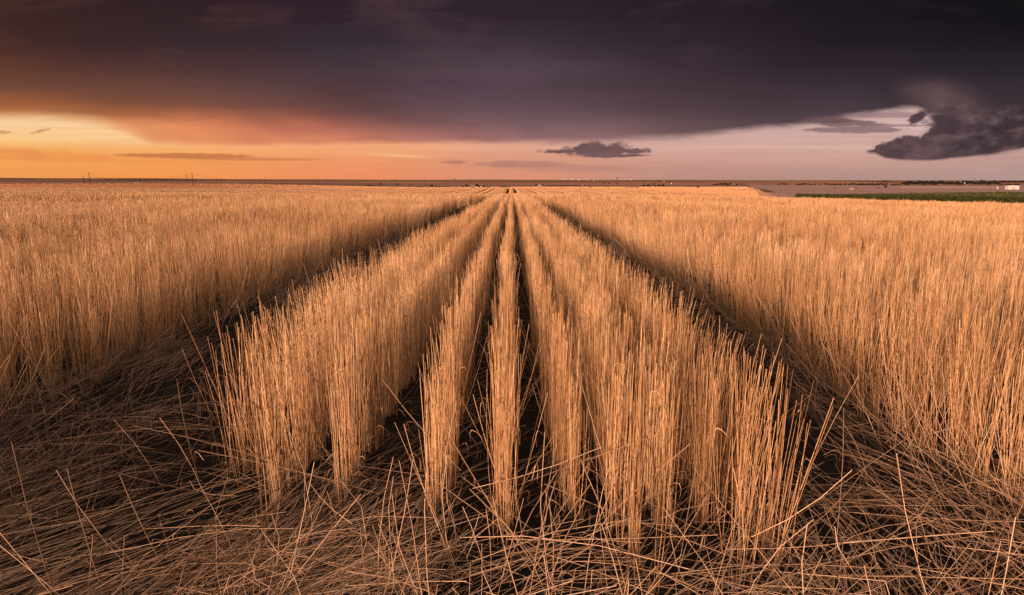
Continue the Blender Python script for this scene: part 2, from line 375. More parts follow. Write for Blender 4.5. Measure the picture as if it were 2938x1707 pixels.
class Straws:
    def __init__(s): s.v, s.q, s.ti, s.al, s.n = [], [], [], [], 0
    def add(s, Pt, rad, tint, sides=3, flat=1.0, taper=0.75):
        """Pt (n,k,3): ring centres of n straws"""
        n, k, _ = Pt.shape
        if n == 0: return
        T = Pt[:, -1]-Pt[:, 0]; T /= np.linalg.norm(T, axis=1, keepdims=True)+1e-9
        ref = rng.normal(size=(n, 3)); U = np.cross(T, ref); U /= np.linalg.norm(U, axis=1, keepdims=True)+1e-9
        V = np.cross(T, U)
        tt = np.linspace(0, 1, k); rr = rad[:, None]*(1-(1-taper)*tt[None])
        ang = np.arange(sides)*2*math.pi/sides
        ring = U[:, None, None]*np.cos(ang)[None, None, :, None] + V[:, None, None]*(flat*np.sin(ang))[None, None, :, None]
        s.v.append((Pt[:, :, None] + ring*rr[:, :, None, None]).reshape(-1, 3))
        s.ti.append(np.repeat(tint, k*sides)); s.al.append(np.tile(np.repeat(tt, sides), n))
        base = s.n + (np.arange(n)*k*sides)[:, None, None] + (np.arange(k-1)*sides)[None, :, None]
        j = np.arange(sides)[None, None]; j2 = (j+1) % sides
        s.q.append(np.stack([base+j, base+j2, base+sides+j2, base+sides+j], -1).reshape(-1, 4))
        s.n += n*k*sides
    def build(s, name, mat, label, cat, group=None):
        me = raw_mesh(name, np.concatenate(s.v), np.concatenate(s.q), {'tint': np.concatenate(s.ti), 'along': np.concatenate(s.al)})
        return tag(link(name, me, mat), label, cat, group, 'stuff')
def bent(B, Tp, k, bow):
    """k ring centres from base B to tip Tp with a bow offset (n,3)"""
    tt = np.linspace(0, 1, k)
    return B[:, None]*(1-tt)[None, :, None] + Tp[:, None]*tt[None, :, None] + bow[:, None]*(4*tt*(1-tt))[None, :, None]
def standing(S_, x, y, dia, k, hmean=0.62, hsd=0.03, lean=0.055, leanx=0.0, leany=0.0, rowseed=1, sides=3, tshift=0.0, hp=1.0):
    n = len(x); z = terrain(x, y)
    patch_ = fbm(x*0.55+40, y*0.30+11, rowseed)-0.5
    clump_ = vnoise(x*7.0+5, y*5.0, rowseed+11)-0.5; wave_ = fbm(x*0.13, y*0.07+3, rowseed+17)-0.5
    h = hmean*hp*(1 + 0.20*patch_ + 0.14*clump_ + 0.22*wave_) + rng.normal(0, hsd, n)
    short = rng.random(n) < 0.08; h = np.where(short, h*rng.uniform(0.45, 0.95, n), h)
    lx = rng.normal(0, lean, n) + leanx; ly = rng.normal(0, lean, n) + leany
    wild = rng.random(n) < 0.035
    lx = np.where(wild, rng.normal(0, 0.30, n), lx); ly = np.where(wild, rng.normal(0, 0.25, n), ly)
    B = np.stack([x, y, z-0.01], 1); Tp = np.stack([x+lx*h, y+ly*h, z+h*np.sqrt(np.maximum(0.15, 1-lx**2-ly**2))], 1)
    bow = np.stack([rng.normal(0, .007, n), rng.normal(0, .007, n), np.zeros(n)], 1)
    tint = np.clip(rng.beta(2.3, 1.9, n) + 0.5*(fbm(x*0.9, y*0.5, rowseed+3)-0.5) + 0.3*(fbm(x*0.15, y*0.1, rowseed+4)-0.5) + tshift, 0, 1)
    S_.add(bent(B, Tp, k, bow), np.full(n, dia/2)*rng.uniform(0.65, 1.25, n), tint, sides, taper=0.6)
ZONES = [(0.0, 6.0, 165, 0.0033, 4), (6.0, 14.0, 135, 0.0038, 3), (14.0, 32.0, 66, 0.0062, 2), (32.0, 100.0, 12.5, 0.019, 2)]
def in_view(x, y, lim=50.0): return np.abs(np.degrees(np.arctan2(x, y))) < lim
def edge_x(y, s): return 0.05*np.sin(y*0.9+s) + 0.04*np.sin(y*2.3+2*s)
XL0, XL1, XR0, XR1 = -2.85, -1.36, 1.06, 2.10   # wheel lanes: left from XL0 to XL1, right from XR0 to XR1
STRIP = [-1.25, -1.01, -0.705, -0.325, -0.045, 0.235, 0.46, 0.575, 0.785, 0.925]
# corn edge, so the wheat stops before it
def corn_edge(y): return 111 - 0.057*y
def corn_h(x, y): return 1 - 0.45*sstep(140, 222, y)*(1-sstep(100, 190, x))
def corn_far(x): return 222 - (x-97)*0.02

def plants(row_x, n, y0, y1, dia, xsd, per=7):
    """n stems grouped into tillering plants along drill rows: x, y, row index, a height factor per plant"""
    npl = max(1, n//per); pr = rng.integers(0, len(row_x), npl); py_ = rng.uniform(y0, y1, npl); px_ = row_x[pr] + rng.normal(0, xsd, npl)
    ph = 1 + rng.normal(0, 0.075, npl) - 0.22*(rng.random(npl) < 0.10)
    i = rng.integers(0, npl, n); sp = max(0.011, 1.9*dia)
    return px_[i]+rng.normal(0, sp, n), py_[i]+rng.normal(0, sp*1.2, n), pr[i], ph[i]
def field(side):
    st = Straws(); row0 = XR1 if side > 0 else XL0
    for (r0, r1, per_m, dia, k) in ZONES:
        far = r1
        lim = 82 if r1 < 15 else 68 if r1 < 40 else 60
        xmax = far*math.sin(R(lim))
        nrow = int((xmax-abs(row0))/0.26)+1
        if nrow < 1: continue
        ymin = 0.3
        n = int(nrow*(far-ymin)*per_m)
        x, y, ri, hp = plants(row0 + side*(np.arange(nrow)*0.26 + 0.04), n, ymin, far, dia, 0.040)
        ed = edge_x(y, 1.0+side)*1.4
        r = np.hypot(x, y)
        ok = (r >= r0) & (r < r1) & in_view(x, y, lim) & (side*(x-row0) > ed*1.0-0.05) & (x < corn_edge(y)-6)
        ok &= fbm(x*1.3, y*0.8, 21+side) > 0.20 + 0.10*rng.random(n)
        x, y, hp = x[ok], y[ok], hp[ok]
        d_edge = side*(x-row0)
        push = np.exp(-np.maximum(d_edge, 0)/0.22)
        lean = 0.05 + 0.10*push*(np.hypot(x, y) < 25)
        nn = len(x)
        standing(st, x, y, dia, k, hmean=0.60, hsd=0.035, lean=lean, leanx=-side*0.07*push, rowseed=31+side, tshift=-0.02, hp=hp)
    return st
fl = field(-1); fr = field(1)
for st_, x0, x1 in ((fl, -9.0, XL0), (fr, XR1, 6.0)):      # the same fields go on beside and behind the viewpoint
    n = int((x1-x0)*9*150)
    x = rng.uniform(x0, x1, n); x = np.round((x-x0)/0.26)*0.26+x0+rng.normal(0, .045, n); y = rng.uniform(-8.5, 0.5, n)
    ok = ~in_view(x, y, 82)
    standing(st_, x[ok], y[ok], 0.006, 2, hmean=0.60, rowseed=33)

ms = Straws()
for (r0, r1, per_m, dia, k) in ZONES:
    for i, rx in enumerate(STRIP):
        n = int((r1-1.6)*per_m*(1.75 if r1 < 40 else 1.3))
        if r1 > 40: n = int(n*1.5)
        dia_ = min(dia, 0.0125)
        x, y, _, hp = plants(np.array([rx]), n, 1.6, r1, min(dia_, 0.009), 0.021)
        # plants stand in small clumps along the drill row
        clump = fbm(y*5.0 + i*31, y*0 + i*7.3, 3)
        x = x + edge_x(y*0.6, i*1.7)*0.28 + (0.22 if i == 0 else 0.12 if i == 1 else 0.0)*sstep(5, 26, y)
        front = 2.12 - 0.24*x + 0.12*math.sin(i*2.7+1)
        ok = (np.hypot(x, y) >= r0) & (np.hypot(x, y) < r1) & (rng.random(n) < 0.06 + 0.94*sstep(front-0.02, front+0.36, y)) & (y > front-0.05) & (clump > 0.27)
        x, y, hp = x[ok], y[ok], hp[ok]
        out = -1.0 if i < 2 else (1.0 if i > 8 else 0.0)
        edge_push = 1.0 if i in (0, 9) else (0.4 if i in (1, 8) else 0.0)
        standing(ms, x, y, dia_, k, hmean=0.63, hsd=0.042, lean=0.04+0.045*edge_push, leanx=out*0.03*edge_push, rowseed=51, tshift=0.05, hp=hp)

# fallen straw: lanes, foreground mat
def lying(S_, x, y, ang, length, zmax, dia, tint, tilt=0.10, k=4, zmin=0.005):
    n = len(x); z = terrain(x, y) + zmin + rng.random(n)**1.4*zmax
    dx_, dy_ = np.sin(ang), np.cos(ang)
    sl = np.abs(rng.normal(0, tilt, n))*0.8
    half = length/2
    B = np.stack([x-dx_*half, y-dy_*half, z], 1); Tp = np.stack([x+dx_*half, y+dy_*half, z+sl*length], 1)
    bow = np.stack([rng.normal(0, .032, n), rng.normal(0, .032, n), rng.normal(0.006, .014, n)], 1)*(length/.5)[:, None]
    P_ = bent(B, Tp, k, bow)
    P_[..., 2] = np.maximum(P_[..., 2], terrain(P_[..., 0], P_[..., 1])+0.003)
    S_.add(P_, dia/2*rng.uniform(0.7, 1.15, n), tint, 3)
def mat(S_, n, x0, x1, y0, y1, ang_f, dens_seed, thr, zmax, dia, tint_lo, tint_hi, keep=None, tilt=0.10):
    y = rng.uniform(y0, y1, n); x = rng.uniform(x0, x1, n)
    ok = fbm(x*1.5+3, y*1.3+9, dens_seed) > thr + 0.10*rng.random(n)
    if keep is not None: ok &= keep(x, y)
    x, y = x[ok], y[ok]; n = len(x)
    nb = max(1, n//20); bi = rng.integers(0, nb, n); loose = rng.random(n) < 0.30
    bx, by = x[:nb].copy(), y[:nb].copy(); ba = ang_f(bx, by, nb); cz = rng.random(nb)
    ang = np.where(loose, ang_f(x, y, n), ba[bi] + rng.normal(0, 0.10, n))
    ox, oy = rng.normal(0, 0.075, n), rng.normal(0, 0.16, n); A_ = ba[bi]
    x = np.where(loose, x, bx[bi] + ox*np.cos(A_) + oy*np.sin(A_)); y = np.where(loose, y, by[bi] - ox*np.sin(A_) + oy*np.cos(A_))
    lying(S_, x, y, ang, rng.uniform(0.28, 0.72, n), zmax, np.full(n, dia), np.clip(rng.uniform(tint_lo, tint_hi, n) + 0.5*(fbm(x*2, y*2, 77)-0.5), 0, 1), tilt)
def along(sd, base=0.0, wild=0.2):
    def f(x, y, n):
        a = base + 0.9*(fbm(x*1.1+7, y*0.9, 91)-0.5) + rng.normal(0, sd, n)
        return np.where(rng.random(n) < wild, rng.uniform(0, math.pi, n), a)
    return f
ll = Straws(); rl = Straws(); fg = Straws()
# left lane
mat(ll, 3600, XL0-0.25, XL1+0.15, 1.3, 6.0, along(0.30, -0.1, 0.22), 5, 0.46, 0.11, 0.0027, 0.0, 0.85)
mat(ll, 3200, XL0-0.15, XL1+0.10, 6.0, 15.0, along(0.35, -0.05, 0.25), 6, 0.40, 0.10, 0.0048, 0.15, 0.9)
mat(ll, 1300, XL0-0.10, XL1+0.05, 15.0, 60.0, along(0.4, 0, 0.3), 7, 0.34, 0.08, 0.008, 0.0, 0.55)
# right lane
mat(rl, 2600, XR0-0.15, XR1+0.35, 1.0, 6.0, along(0.32, 0.12, 0.35), 15, 0.42, 0.09, 0.0026, 0.0, 0.85, tilt=0.16)
mat(rl, 2900, XR0-0.10, XR1+0.10, 6.0, 15.0, along(0.40, 0.05, 0.35), 16, 0.40, 0.10, 0.0046, 0.1, 0.85, tilt=0.16)
mat(rl, 800, XR0-0.05, XR1+0.05, 15.0, 60.0, along(0.4, 0, 0.3), 17, 0.36, 0.08, 0.008, 0.0, 0.5)
# broken straws that still lean out over the lanes from the field edges
def leaning(S_, x, y, lx, ly, h, dia, tint, k=4, sides=3):
    n = len(x); z = terrain(x, y); nrm = np.sqrt(np.maximum(0.05, 1-lx**2-ly**2))
    B = np.stack([x, y, z-0.005], 1); Tp = np.stack([x+lx*h, y+ly*h, z+nrm*h], 1)
    bow = np.stack([rng.normal(0, .02, n), rng.normal(0, .02, n), rng.normal(0.01, .015, n)], 1)
    S_.add(bent(B, Tp, k, bow), dia/2*rng.uniform(.75, 1.2, n), tint, sides)
for S_, ex, sgn, n in ((ll, XL0+0.05, 1, 420), (rl, XR1-0.05, -1, 620), (ll, XL1, -1, 90), (rl, XR0, 1, 90)):
    y = 1.3 + rng.random(n)**1.8*22
    x = ex + rng.normal(0, 0.10, n)
    d = np.hypot(x, y)
    leaning(S_, x, y, sgn*np.abs(rng.normal(0.35, 0.28, n)).clip(0, .85), rng.normal(0.05, 0.32, n), rng.uniform(0.3, 0.62, n), np.where(d < 6, .0032, np.where(d < 14, .005, .008)), rng.uniform(0.2, 0.9, n))
# foreground mat in front of the strip
frontline = lambda x: 2.16-0.24*x
def cross(sd):
    def f(x, y, n):
        a = math.pi/2 - 0.12 + rng.normal(0, sd, n) - 0.5*np.clip((-x-0.5)/1.5, 0, 1)
        return np.where(rng.random(n) < 0.16, rng.uniform(0, math.pi, n), a)
    return f
mat(fg, 1900, -2.6, 2.3, 0.75, 2.15, cross(0.20), 25, 0.42, 0.08, 0.0027, 0.0, 0.9, keep=lambda x, y: (y < frontline(x)+0.05) & (y < 2.05))
mat(fg, 600, -2.6, 2.3, 0.75, 1.75, cross(0.45), 26, 0.36, 0.11, 0.0028, 0.3, 1.0)
mat(fg, 850, -1.5, 1.5, 1.45, 2.15, along(0.55, 0.6, 0.35), 29, 0.30, 0.08, 0.0023, 0.45, 1.0, tilt=0.22)
mat(fg, 520, -1.0, 1.2, 0.8, 1.7, cross(0.5), 30, 0.36, 0.06, 0.0023, 0.4, 1.0)
# combed diagonally at the lower left
mat(fg, 1700, -2.9, -0.2, 1.0, 2.6, along(0.22, 0.75, 0.12), 27, 0.45, 0.11, 0.0027, 0.05, 0.95, keep=lambda x, y: y < frontline(x)+0.12)
# a few straws fallen between the rows
mat(fg, 900, -1.3, 1.0, 2.0, 7.0, along(0.6, 0.0, 0.4), 28, 0.30, 0.06, 0.0040, 0.0, 0.5)
n = 84                                              # trampled stems that rise out of the mat
x = np.concatenate([rng.normal(0.0, 0.26, 54), rng.uniform(-1.5, 1.4, n-54)]); y = rng.uniform(1.45, 2.15, n)
leaning(fg, x, y, rng.normal(0.12, 0.45, n).clip(-.9, .9), rng.normal(0.05, 0.20, n), rng.uniform(0.22, 0.62, n), np.full(n, .0029), rng.uniform(0.4, 1.0, n), k=4, sides=5)
n = 8                                               # long straws lying across the fronts of the rows
x = rng.uniform(-1.2, 1.0, n); y = rng.uniform(1.9, 2.5, n); up = rng.uniform(0.02, 0.2, n)
an = rng.choice([-1, 1], n)*rng.uniform(0.5, 1.3, n); L = rng.uniform(0.45, 0.8, n)
B = np.stack([x, y, up], 1); Tp = B + np.stack([np.sin(an)*L, rng.normal(-0.05, .08, n), np.abs(np.cos(an))*L*0.8], 1)
fg.add(bent(B, Tp, 4, rng.normal(0, .012, (n, 3))), np.full(n, .0014), rng.uniform(.4, .95, n), 5)
n = 70                                               # paler loose straws on top of the mat
x = rng.uniform(-1.7, 1.7, n); y = rng.uniform(1.1, 2.0, n)
lying(fg, x, y, rng.normal(1.3, 0.6, n), rng.uniform(.35, .8, n), .06, np.full(n, .0036), rng.uniform(.6, 1.0, n), tilt=.12, k=4, zmin=.09)
# kinked straws
n = 14
x = rng.uniform(-1.8, 1.8, n); y = rng.uniform(1.25, 2.2, n); h1 = rng.uniform(.08, .3, n); a1 = rng.uniform(0, 6.28, n)
A0 = np.stack([x, y, terrain(x, y)], 1); A1 = A0 + np.stack([rng.normal(0, .05, n), rng.normal(0, .05, n), h1], 1)
A2 = A1 + np.stack([np.cos(a1)*.35, np.sin(a1)*.2, -h1*rng.uniform(.2, .9, n)], 1)
tk = rng.uniform(.4, 1, n)
fg.add(bent(A0, A1, 2, np.zeros((n, 3))), np.full(n, .0014), tk, 4, taper=1.0); fg.add(bent(A1, A2, 3, rng.normal(0, .01, (n, 3))), np.full(n, .0015), tk, 4, flat=.45)
# dry leaf blades on the lower stems and in the mat
def leaves(S_, x, y, z, L, tint):
    n = len(x); a = rng.uniform(0, 6.28, n)
    tt = np.linspace(0, 1, 5)[None, :, None]
    o = np.stack([np.cos(a), np.sin(a), np.zeros(n)], 1)[:, None]
    P_ = np.stack([x, y, z], 1)[:, None] + o*(L[:, None, None]*0.55*np.sin(tt*2.0)) + np.array([0, 0, 1.0])*(L[:, None, None]*(0.45*np.sin(tt*2.6) - 0.5*tt**2))
    P_[..., 2] = np.maximum(P_[..., 2], terrain(P_[..., 0], P_[..., 1])+.004)
    S_.add(P_, rng.uniform(.0022, .0045, n), tint, 3, flat=0.15, taper=0.2)
n = 900
i = rng.integers(0, len(STRIP), n); x = np.array(STRIP)[i]+rng.normal(0, .04, n); y = frontline(x)+rng.random(n)**1.6*5+.05
leaves(fg, x, y, rng.uniform(.02, .22, n), rng.uniform(.06, .16, n), rng.uniform(0, .7, n))
n = 450
i = rng.integers(0, len(STRIP), n); x = np.array(STRIP)[i]+rng.normal(0, .045, n); y = frontline(x)+rng.random(n)**1.5*6+.05
leaves(ms, x, y, rng.uniform(.15, .58, n), rng.uniform(.05, .13, n), rng.uniform(.2, .9, n))
for st_, x0, x1 in ((fl, -6.0, XL0), (fr, XR1, 6.5)):
    n = 500; x = rng.uniform(x0, x1, n); y = rng.uniform(1.0, 7.5, n); ok = in_view(x, y, 75); x, y = x[ok], y[ok]; n = len(x); leaves(st_, x, y, rng.uniform(.1, .55, n), rng.uniform(.05, .14, n), rng.uniform(.2, .9, n))
n = 700
x = rng.uniform(-2.5, 2.4, n); y = rng.uniform(1.1, 3.5, n)
leaves(fg, x, y, rng.uniform(.01, .10, n), rng.uniform(.05, .13, n), rng.uniform(.1, .8, n))
# chaff on the soil
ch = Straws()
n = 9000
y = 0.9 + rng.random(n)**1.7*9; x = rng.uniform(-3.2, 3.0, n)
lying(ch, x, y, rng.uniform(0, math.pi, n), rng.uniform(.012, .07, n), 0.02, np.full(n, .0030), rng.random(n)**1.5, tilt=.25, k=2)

fl.build('wheat_stubble', M_STRAW, 'standing pale gold wheat stubble filling the field left of the left wheel lane', 'stubble', 'standing wheat stubble')
fr.build('wheat_stubble', M_STRAW, 'standing orange gold wheat stubble filling the field right of the right wheel lane', 'stubble', 'standing wheat stubble')
ms.build('wheat_stubble', M_STRAW, 'tall wheat stubble in clear drill rows between the two dark wheel lanes', 'stubble', 'standing wheat stubble')
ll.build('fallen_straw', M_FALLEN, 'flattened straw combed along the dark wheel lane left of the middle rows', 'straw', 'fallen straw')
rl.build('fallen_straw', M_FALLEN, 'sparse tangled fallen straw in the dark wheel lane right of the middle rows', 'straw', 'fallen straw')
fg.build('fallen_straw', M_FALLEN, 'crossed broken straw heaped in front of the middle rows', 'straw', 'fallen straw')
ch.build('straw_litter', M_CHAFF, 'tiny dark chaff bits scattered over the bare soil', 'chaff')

# ------------------------------------------------------------------ second wheat slope beyond the crest
M_CAN, tr, b = material('distant_stubble')
tc = tr.nodes.new('ShaderNodeTexCoord'); P = X(tr, tc.outputs['Object']); px_, py_, _ = sep(tr, P)
n1 = noise(tr, vec(tr, px_*1.6, py_*0.03), 1.0, 4); n2 = noise(tr, vec(tr, px_*0.03, py_*0.03), 1.0, 4)
a = tr.nodes.new('ShaderNodeAttribute'); a.attribute_name = 'tint'
c = mix(tr, X(tr, a.outputs['Fac']), (0.38,0.215,0.125), (0.58,0.355,0.215))
c = mix(tr, n2*0.5, c, (0.50,0.285,0.172))
tr.links.new(c.s, b.inputs['Base Color']); b.inputs['Roughness'].default_value = 0.8
vs, qs, nv = [], [], 0
lanes = []
for k_ in range(-33, 8):
    cx_ = -0.27 + 12.6*k_
    w = 1.35 if k_ == 0 else (0.95 if abs(k_) == 1 else 0.55)
    lanes += [(cx_-1.85-w/2, cx_-1.85+w/2), (cx_+1.85-w/2, cx_+1.85+w/2)]
lanes.sort()
edges = [-420.0] + [e for l in lanes for e in l if -420 < e < 80] + [80.0]
ys = np.arange(165, 436, 2.5)
for i in range(0, len(edges)-1, 2):
    a, b_ = edges[i], edges[i+1]
    if b_-a < 0.3: continue
    xs = np.linspace(a, b_, max(2, int((b_-a)/1.2)))
    xs = np.concatenate([[a+0.001], xs, [b_-0.001]]); topf = np.concatenate([[0], np.ones(len(xs)-2), [0]])
    GX, GY = np.meshgrid(xs, ys, indexing='ij')
    GX = GX + 0.35*np.sin(GY*0.045)*0.4
    H = topf[:, None]*(0.56 + 0.16*(vnoise(GX*2.1, GY*0.7, 4)-0.5) + 0.10*(vnoise(GX*0.2, GY*0.1, 8)-.5)) - 0.05*(1-topf[:, None])
    Z = terrain(GX, GY)+H
    Z[:, 0] -= 0.7*topf; Z[:, -1] -= 0.7*topf
    vs.append(np.stack([GX, GY, Z], -1).reshape(-1, 3))
    ii = nv + np.arange(GX.size).reshape(GX.shape)
    qs.append(np.stack([ii[:-1, :-1], ii[1:, :-1], ii[1:, 1:], ii[:-1, 1:]], -1).reshape(-1, 4)); nv += GX.size
fb = Straws()
def in_lane(x): return np.any([(x > l[0]) & (x < l[1]) for l in lanes], axis=0)
def far_blades(n, y0, y1, x0, x1, w, hs):
    y = rng.uniform(y0, y1, n); x = rng.uniform(x0, x1, n)
    ok = in_view(x, y, 58) & (x < 122+(y-317)*0.3685) & ((y > 240) | (x < corn_edge(y)-5)) & (y - np.minimum(x, 0)*0.85 < 1630)
    ok &= rng.random(n) < 0.06 + 0.94*sstep(-0.55, -0.12, x/y)
    if y1 < 440: ok &= ~in_lane(x + 0.14*np.sin(y*0.045)*-1)
    x, y = x[ok], y[ok]; n = len(x); z = terrain(x, y); h = hs*rng.uniform(.8, 1.15, n)
    B = np.stack([x, y, z], 1); Tp = B+np.stack([rng.normal(0, .05, n), rng.normal(0, .05, n), h], 1)
    fb.add(bent(B, Tp, 2, np.zeros((n, 3))), w*rng.uniform(.7, 1.3, n)/2, np.clip(rng.beta(2.6, 2.2, n)+.08, 0, 1), 3, taper=.9)
far_blades(290000, 165, 434, -420, 130, .16, .62)
far_blades(90000, 430, 900, -800, 330, .5, .66)
far_blades(70000, 900, 1640, -1100, 600, 1.1, .75)
fo = 0
me = raw_mesh('wheat_stubble', np.concatenate(vs+fb.v), np.concatenate(qs+[q_+nv for q_ in fb.q]), {'tint': np.concatenate([np.full(nv, .5)]+fb.ti)})
tag(link('wheat_stubble', me, M_CAN), 'far wheat slope beyond the crest with short dark wheel lanes', 'stubble', 'standing wheat stubble', 'stuff')

# ------------------------------------------------------------------ corn
M_CORN, tr, b = material('corn_leaf')
a = tr.nodes.new('ShaderNodeAttribute'); a.attribute_name = 'tint'
c = ramp(X(tr, a.outputs['Fac']), [(0, (0.022,0.030,0.008)), (0.6, (0.055,0.066,0.020)), (1, (0.15,0.14,0.05))], 'LINEAR')
tr.links.new(c.s, b.inputs['Base Color']); b.inputs['Roughness'].default_value = 0.6
cs = Straws()
def corn_rows(yv, off): return corn_edge(yv)+off
def corn_plants(n, offs, y0, y1, dia):
    y = rng.uniform(y0, y1, n); x = corn_edge(y) + rng.choice(offs, n) + rng.normal(0, .15, n)
    z = terrain(x, y); h = rng.uniform(2.25, 2.75, n)*corn_h(x, y)
    B = np.stack([x, y, z], 1); Tp = B + np.stack([rng.normal(0, .06, n), rng.normal(0, .06, n), h], 1)
    cs.add(bent(B, Tp, 2, np.zeros((n, 3))), np.full(n, .02), rng.uniform(.1, .5, n), 3)
    for q_ in range(6):
        a_ = rng.uniform(0, 6.28, n); zz = h*rng.uniform(.15, .92, n); L = rng.uniform(.5, .85, n)
        o = np.stack([np.cos(a_), np.sin(a_), np.zeros(n)], 1)
        B2 = B + np.stack([np.zeros(n), np.zeros(n), zz], 1); T2 = B2 + o*L[:, None] + np.stack([np.zeros(n), np.zeros(n), rng.uniform(-.25, .25, n)], 1)
        cs.add(bent(B2, T2, 3, np.stack([np.zeros(n), np.zeros(n), np.full(n, .16)], 1)), np.full(n, dia), rng.beta(2, 2.5, n), 3, flat=.2, taper=.3)
corn_plants(2900, np.arange(0, 4)*.76, 55, 221, .055)
n = 26000
x = rng.uniform(86, 330, n); y = rng.uniform(20, 280, n)
ok = in_view(x, y, 56) & (x > corn_edge(y)+2) & (y < corn_far(x)); x, y = x[ok], y[ok]; n = len(x)
z = terrain(x, y)+rng.uniform(1.85, 2.35, n)*corn_h(x, y); a_ = rng.uniform(0, 6.28, n); L = rng.uniform(.4, .9, n)
B = np.stack([x, y, z], 1); Tp = B + np.stack([np.cos(a_)*L, np.sin(a_)*L, rng.uniform(.1, .5, n)], 1)
cs.add(bent(B, Tp, 2, np.zeros((n, 3))), np.full(n, .10), np.clip(rng.beta(2, 2.2, n)+.12, 0, 1), 3, flat=.3, taper=.3)
# closed leaf layer under the tops
ss, tt_ = np.meshgrid(np.linspace(0, 1, 80), np.linspace(0, 1, 90), indexing='ij')
GY0 = 40+ss*182; ex_ = corn_edge(GY0)+1.4
GX = ex_ + tt_*220; GY = GY0 - tt_*(4*ss)
Z = terrain(GX, GY)+2.05*corn_h(GX, GY)+.25*(vnoise(GX*.9, GY*.9, 2)-.5)
ii = cs.n+np.arange(GX.size).reshape(GX.shape)
cs.v.append(np.stack([GX, GY, Z], -1).reshape(-1, 3)); cs.ti.append(0.25+.5*vnoise(GX*.5, GY*.12, 6).ravel()); cs.al.append(np.zeros(GX.size))
cs.q.append(np.stack([ii[:-1, :-1], ii[1:, :-1], ii[1:, 1:], ii[:-1, 1:]], -1).reshape(-1, 4)); cs.n += GX.size
cs.build('corn_field', M_CORN, 'strip of dark green standing corn at the right edge of the stubble', 'corn')

# ------------------------------------------------------------------ little builders for the far plain
def box(bm, x0, x1, y0, y1, z0, z1):
    v = [bm.verts.new(p) for p in ((x0,y0,z0),(x1,y0,z0),(x1,y1,z0),(x0,y1,z0),(x0,y0,z1),(x1,y0,z1),(x1,y1,z1),(x0,y1,z1))]
    for f in ((3,2,1,0),(4,5,6,7),(0,1,5,4),(1,2,6,5),(2,3,7,6),(3,0,4,7)): bm.faces.new([v[i] for i in f])
def cyl(bm, p0, p1, r0, r1, s=8, cap=True):
    p0, p1 = Vector(p0), Vector(p1); d = (p1-p0).normalized(); u_ = d.orthogonal().normalized(); w_ = d.cross(u_)
    ra = [bm.verts.new(p0+(u_*math.cos(6.2832*i/s)+w_*math.sin(6.2832*i/s))*r0) for i in range(s)]
    rb = [bm.verts.new(p1+(u_*math.cos(6.2832*i/s)+w_*math.sin(6.2832*i/s))*r1) for i in range(s)]
    for i in range(s): bm.faces.new((ra[i], ra[(i+1) % s], rb[(i+1) % s], rb[i]))
    if cap: bm.faces.new(rb); bm.faces.new(ra[::-1])
def prism(bm, pts, y0, y1):           # outline in xz, extruded along y
    a = [bm.verts.new((p[0], y0, p[1])) for p in pts]; b2 = [bm.verts.new((p[0], y1, p[1])) for p in pts]
    k = len(pts); bm.faces.new(a); bm.faces.new(b2[::-1])
    for i in range(k): bm.faces.new((a[i], b2[i], b2[(i+1) % k], a[(i+1) % k]))
def done(bm, name):
    bmesh.ops.recalc_face_normals(bm, faces=bm.faces)
    me = bpy.data.meshes.new(name); bm.to_mesh(me); bm.free(); return me
def empty(name, loc, rz=0.0, sc=1.0):
    o = bpy.data.objects.new(name, None); COL.objects.link(o); o.location = loc; o.rotation_euler = (0, 0, rz)
    o.scale = (sc, sc, sc) if not isinstance(sc, tuple) else sc
    o.empty_display_size = 0.5
    return o

M_WOOD = plain('pole_wood', (0.030,0.018,0.012)); M_METAL = plain('dull_metal', (0.20,0.17,0.16), 0.5); M_WIRE = plain('cable', (0.03,0.02,0.018))
M_WHITE = plain('white_sheet_metal', (0.46,0.40,0.43), 0.6, 0.05); M_PALE = plain('pale_siding', (0.28,0.22,0.21)); M_CREAM = plain('cream_siding', (0.42,0.32,0.21))
M_ROOF = plain('dark_roof', (0.06,0.04,0.04)); M_PINK = plain('faded_red_roof', (0.30,0.17,0.17)); M_DARK = plain('dark_siding', (0.05,0.03,0.025)); M_CONC = plain('concrete', (0.16,0.10,0.08))
M_TRUNK = plain('bark', (0.035,0.024,0.018))
m, tr, b = material('foliage')
a = tr.nodes.new('ShaderNodeAttribute'); a.attribute_name = 'tint'
c = ramp(X(tr, a.outputs['Fac']), [(0, (0.006,0.0055,0.0045)), (1, (0.024,0.020,0.013))], 'LINEAR'); tr.links.new(c.s, b.inputs['Base Color']); b.inputs['Roughness'].default_value = 0.8
M_LEAF = m
m, tr, b = material('lit_lamp'); b.inputs['Emission Color'].default_value = (1, .86, .66, 1); b.inputs['Emission Strength'].default_value = 3.2; M_LAMP = m

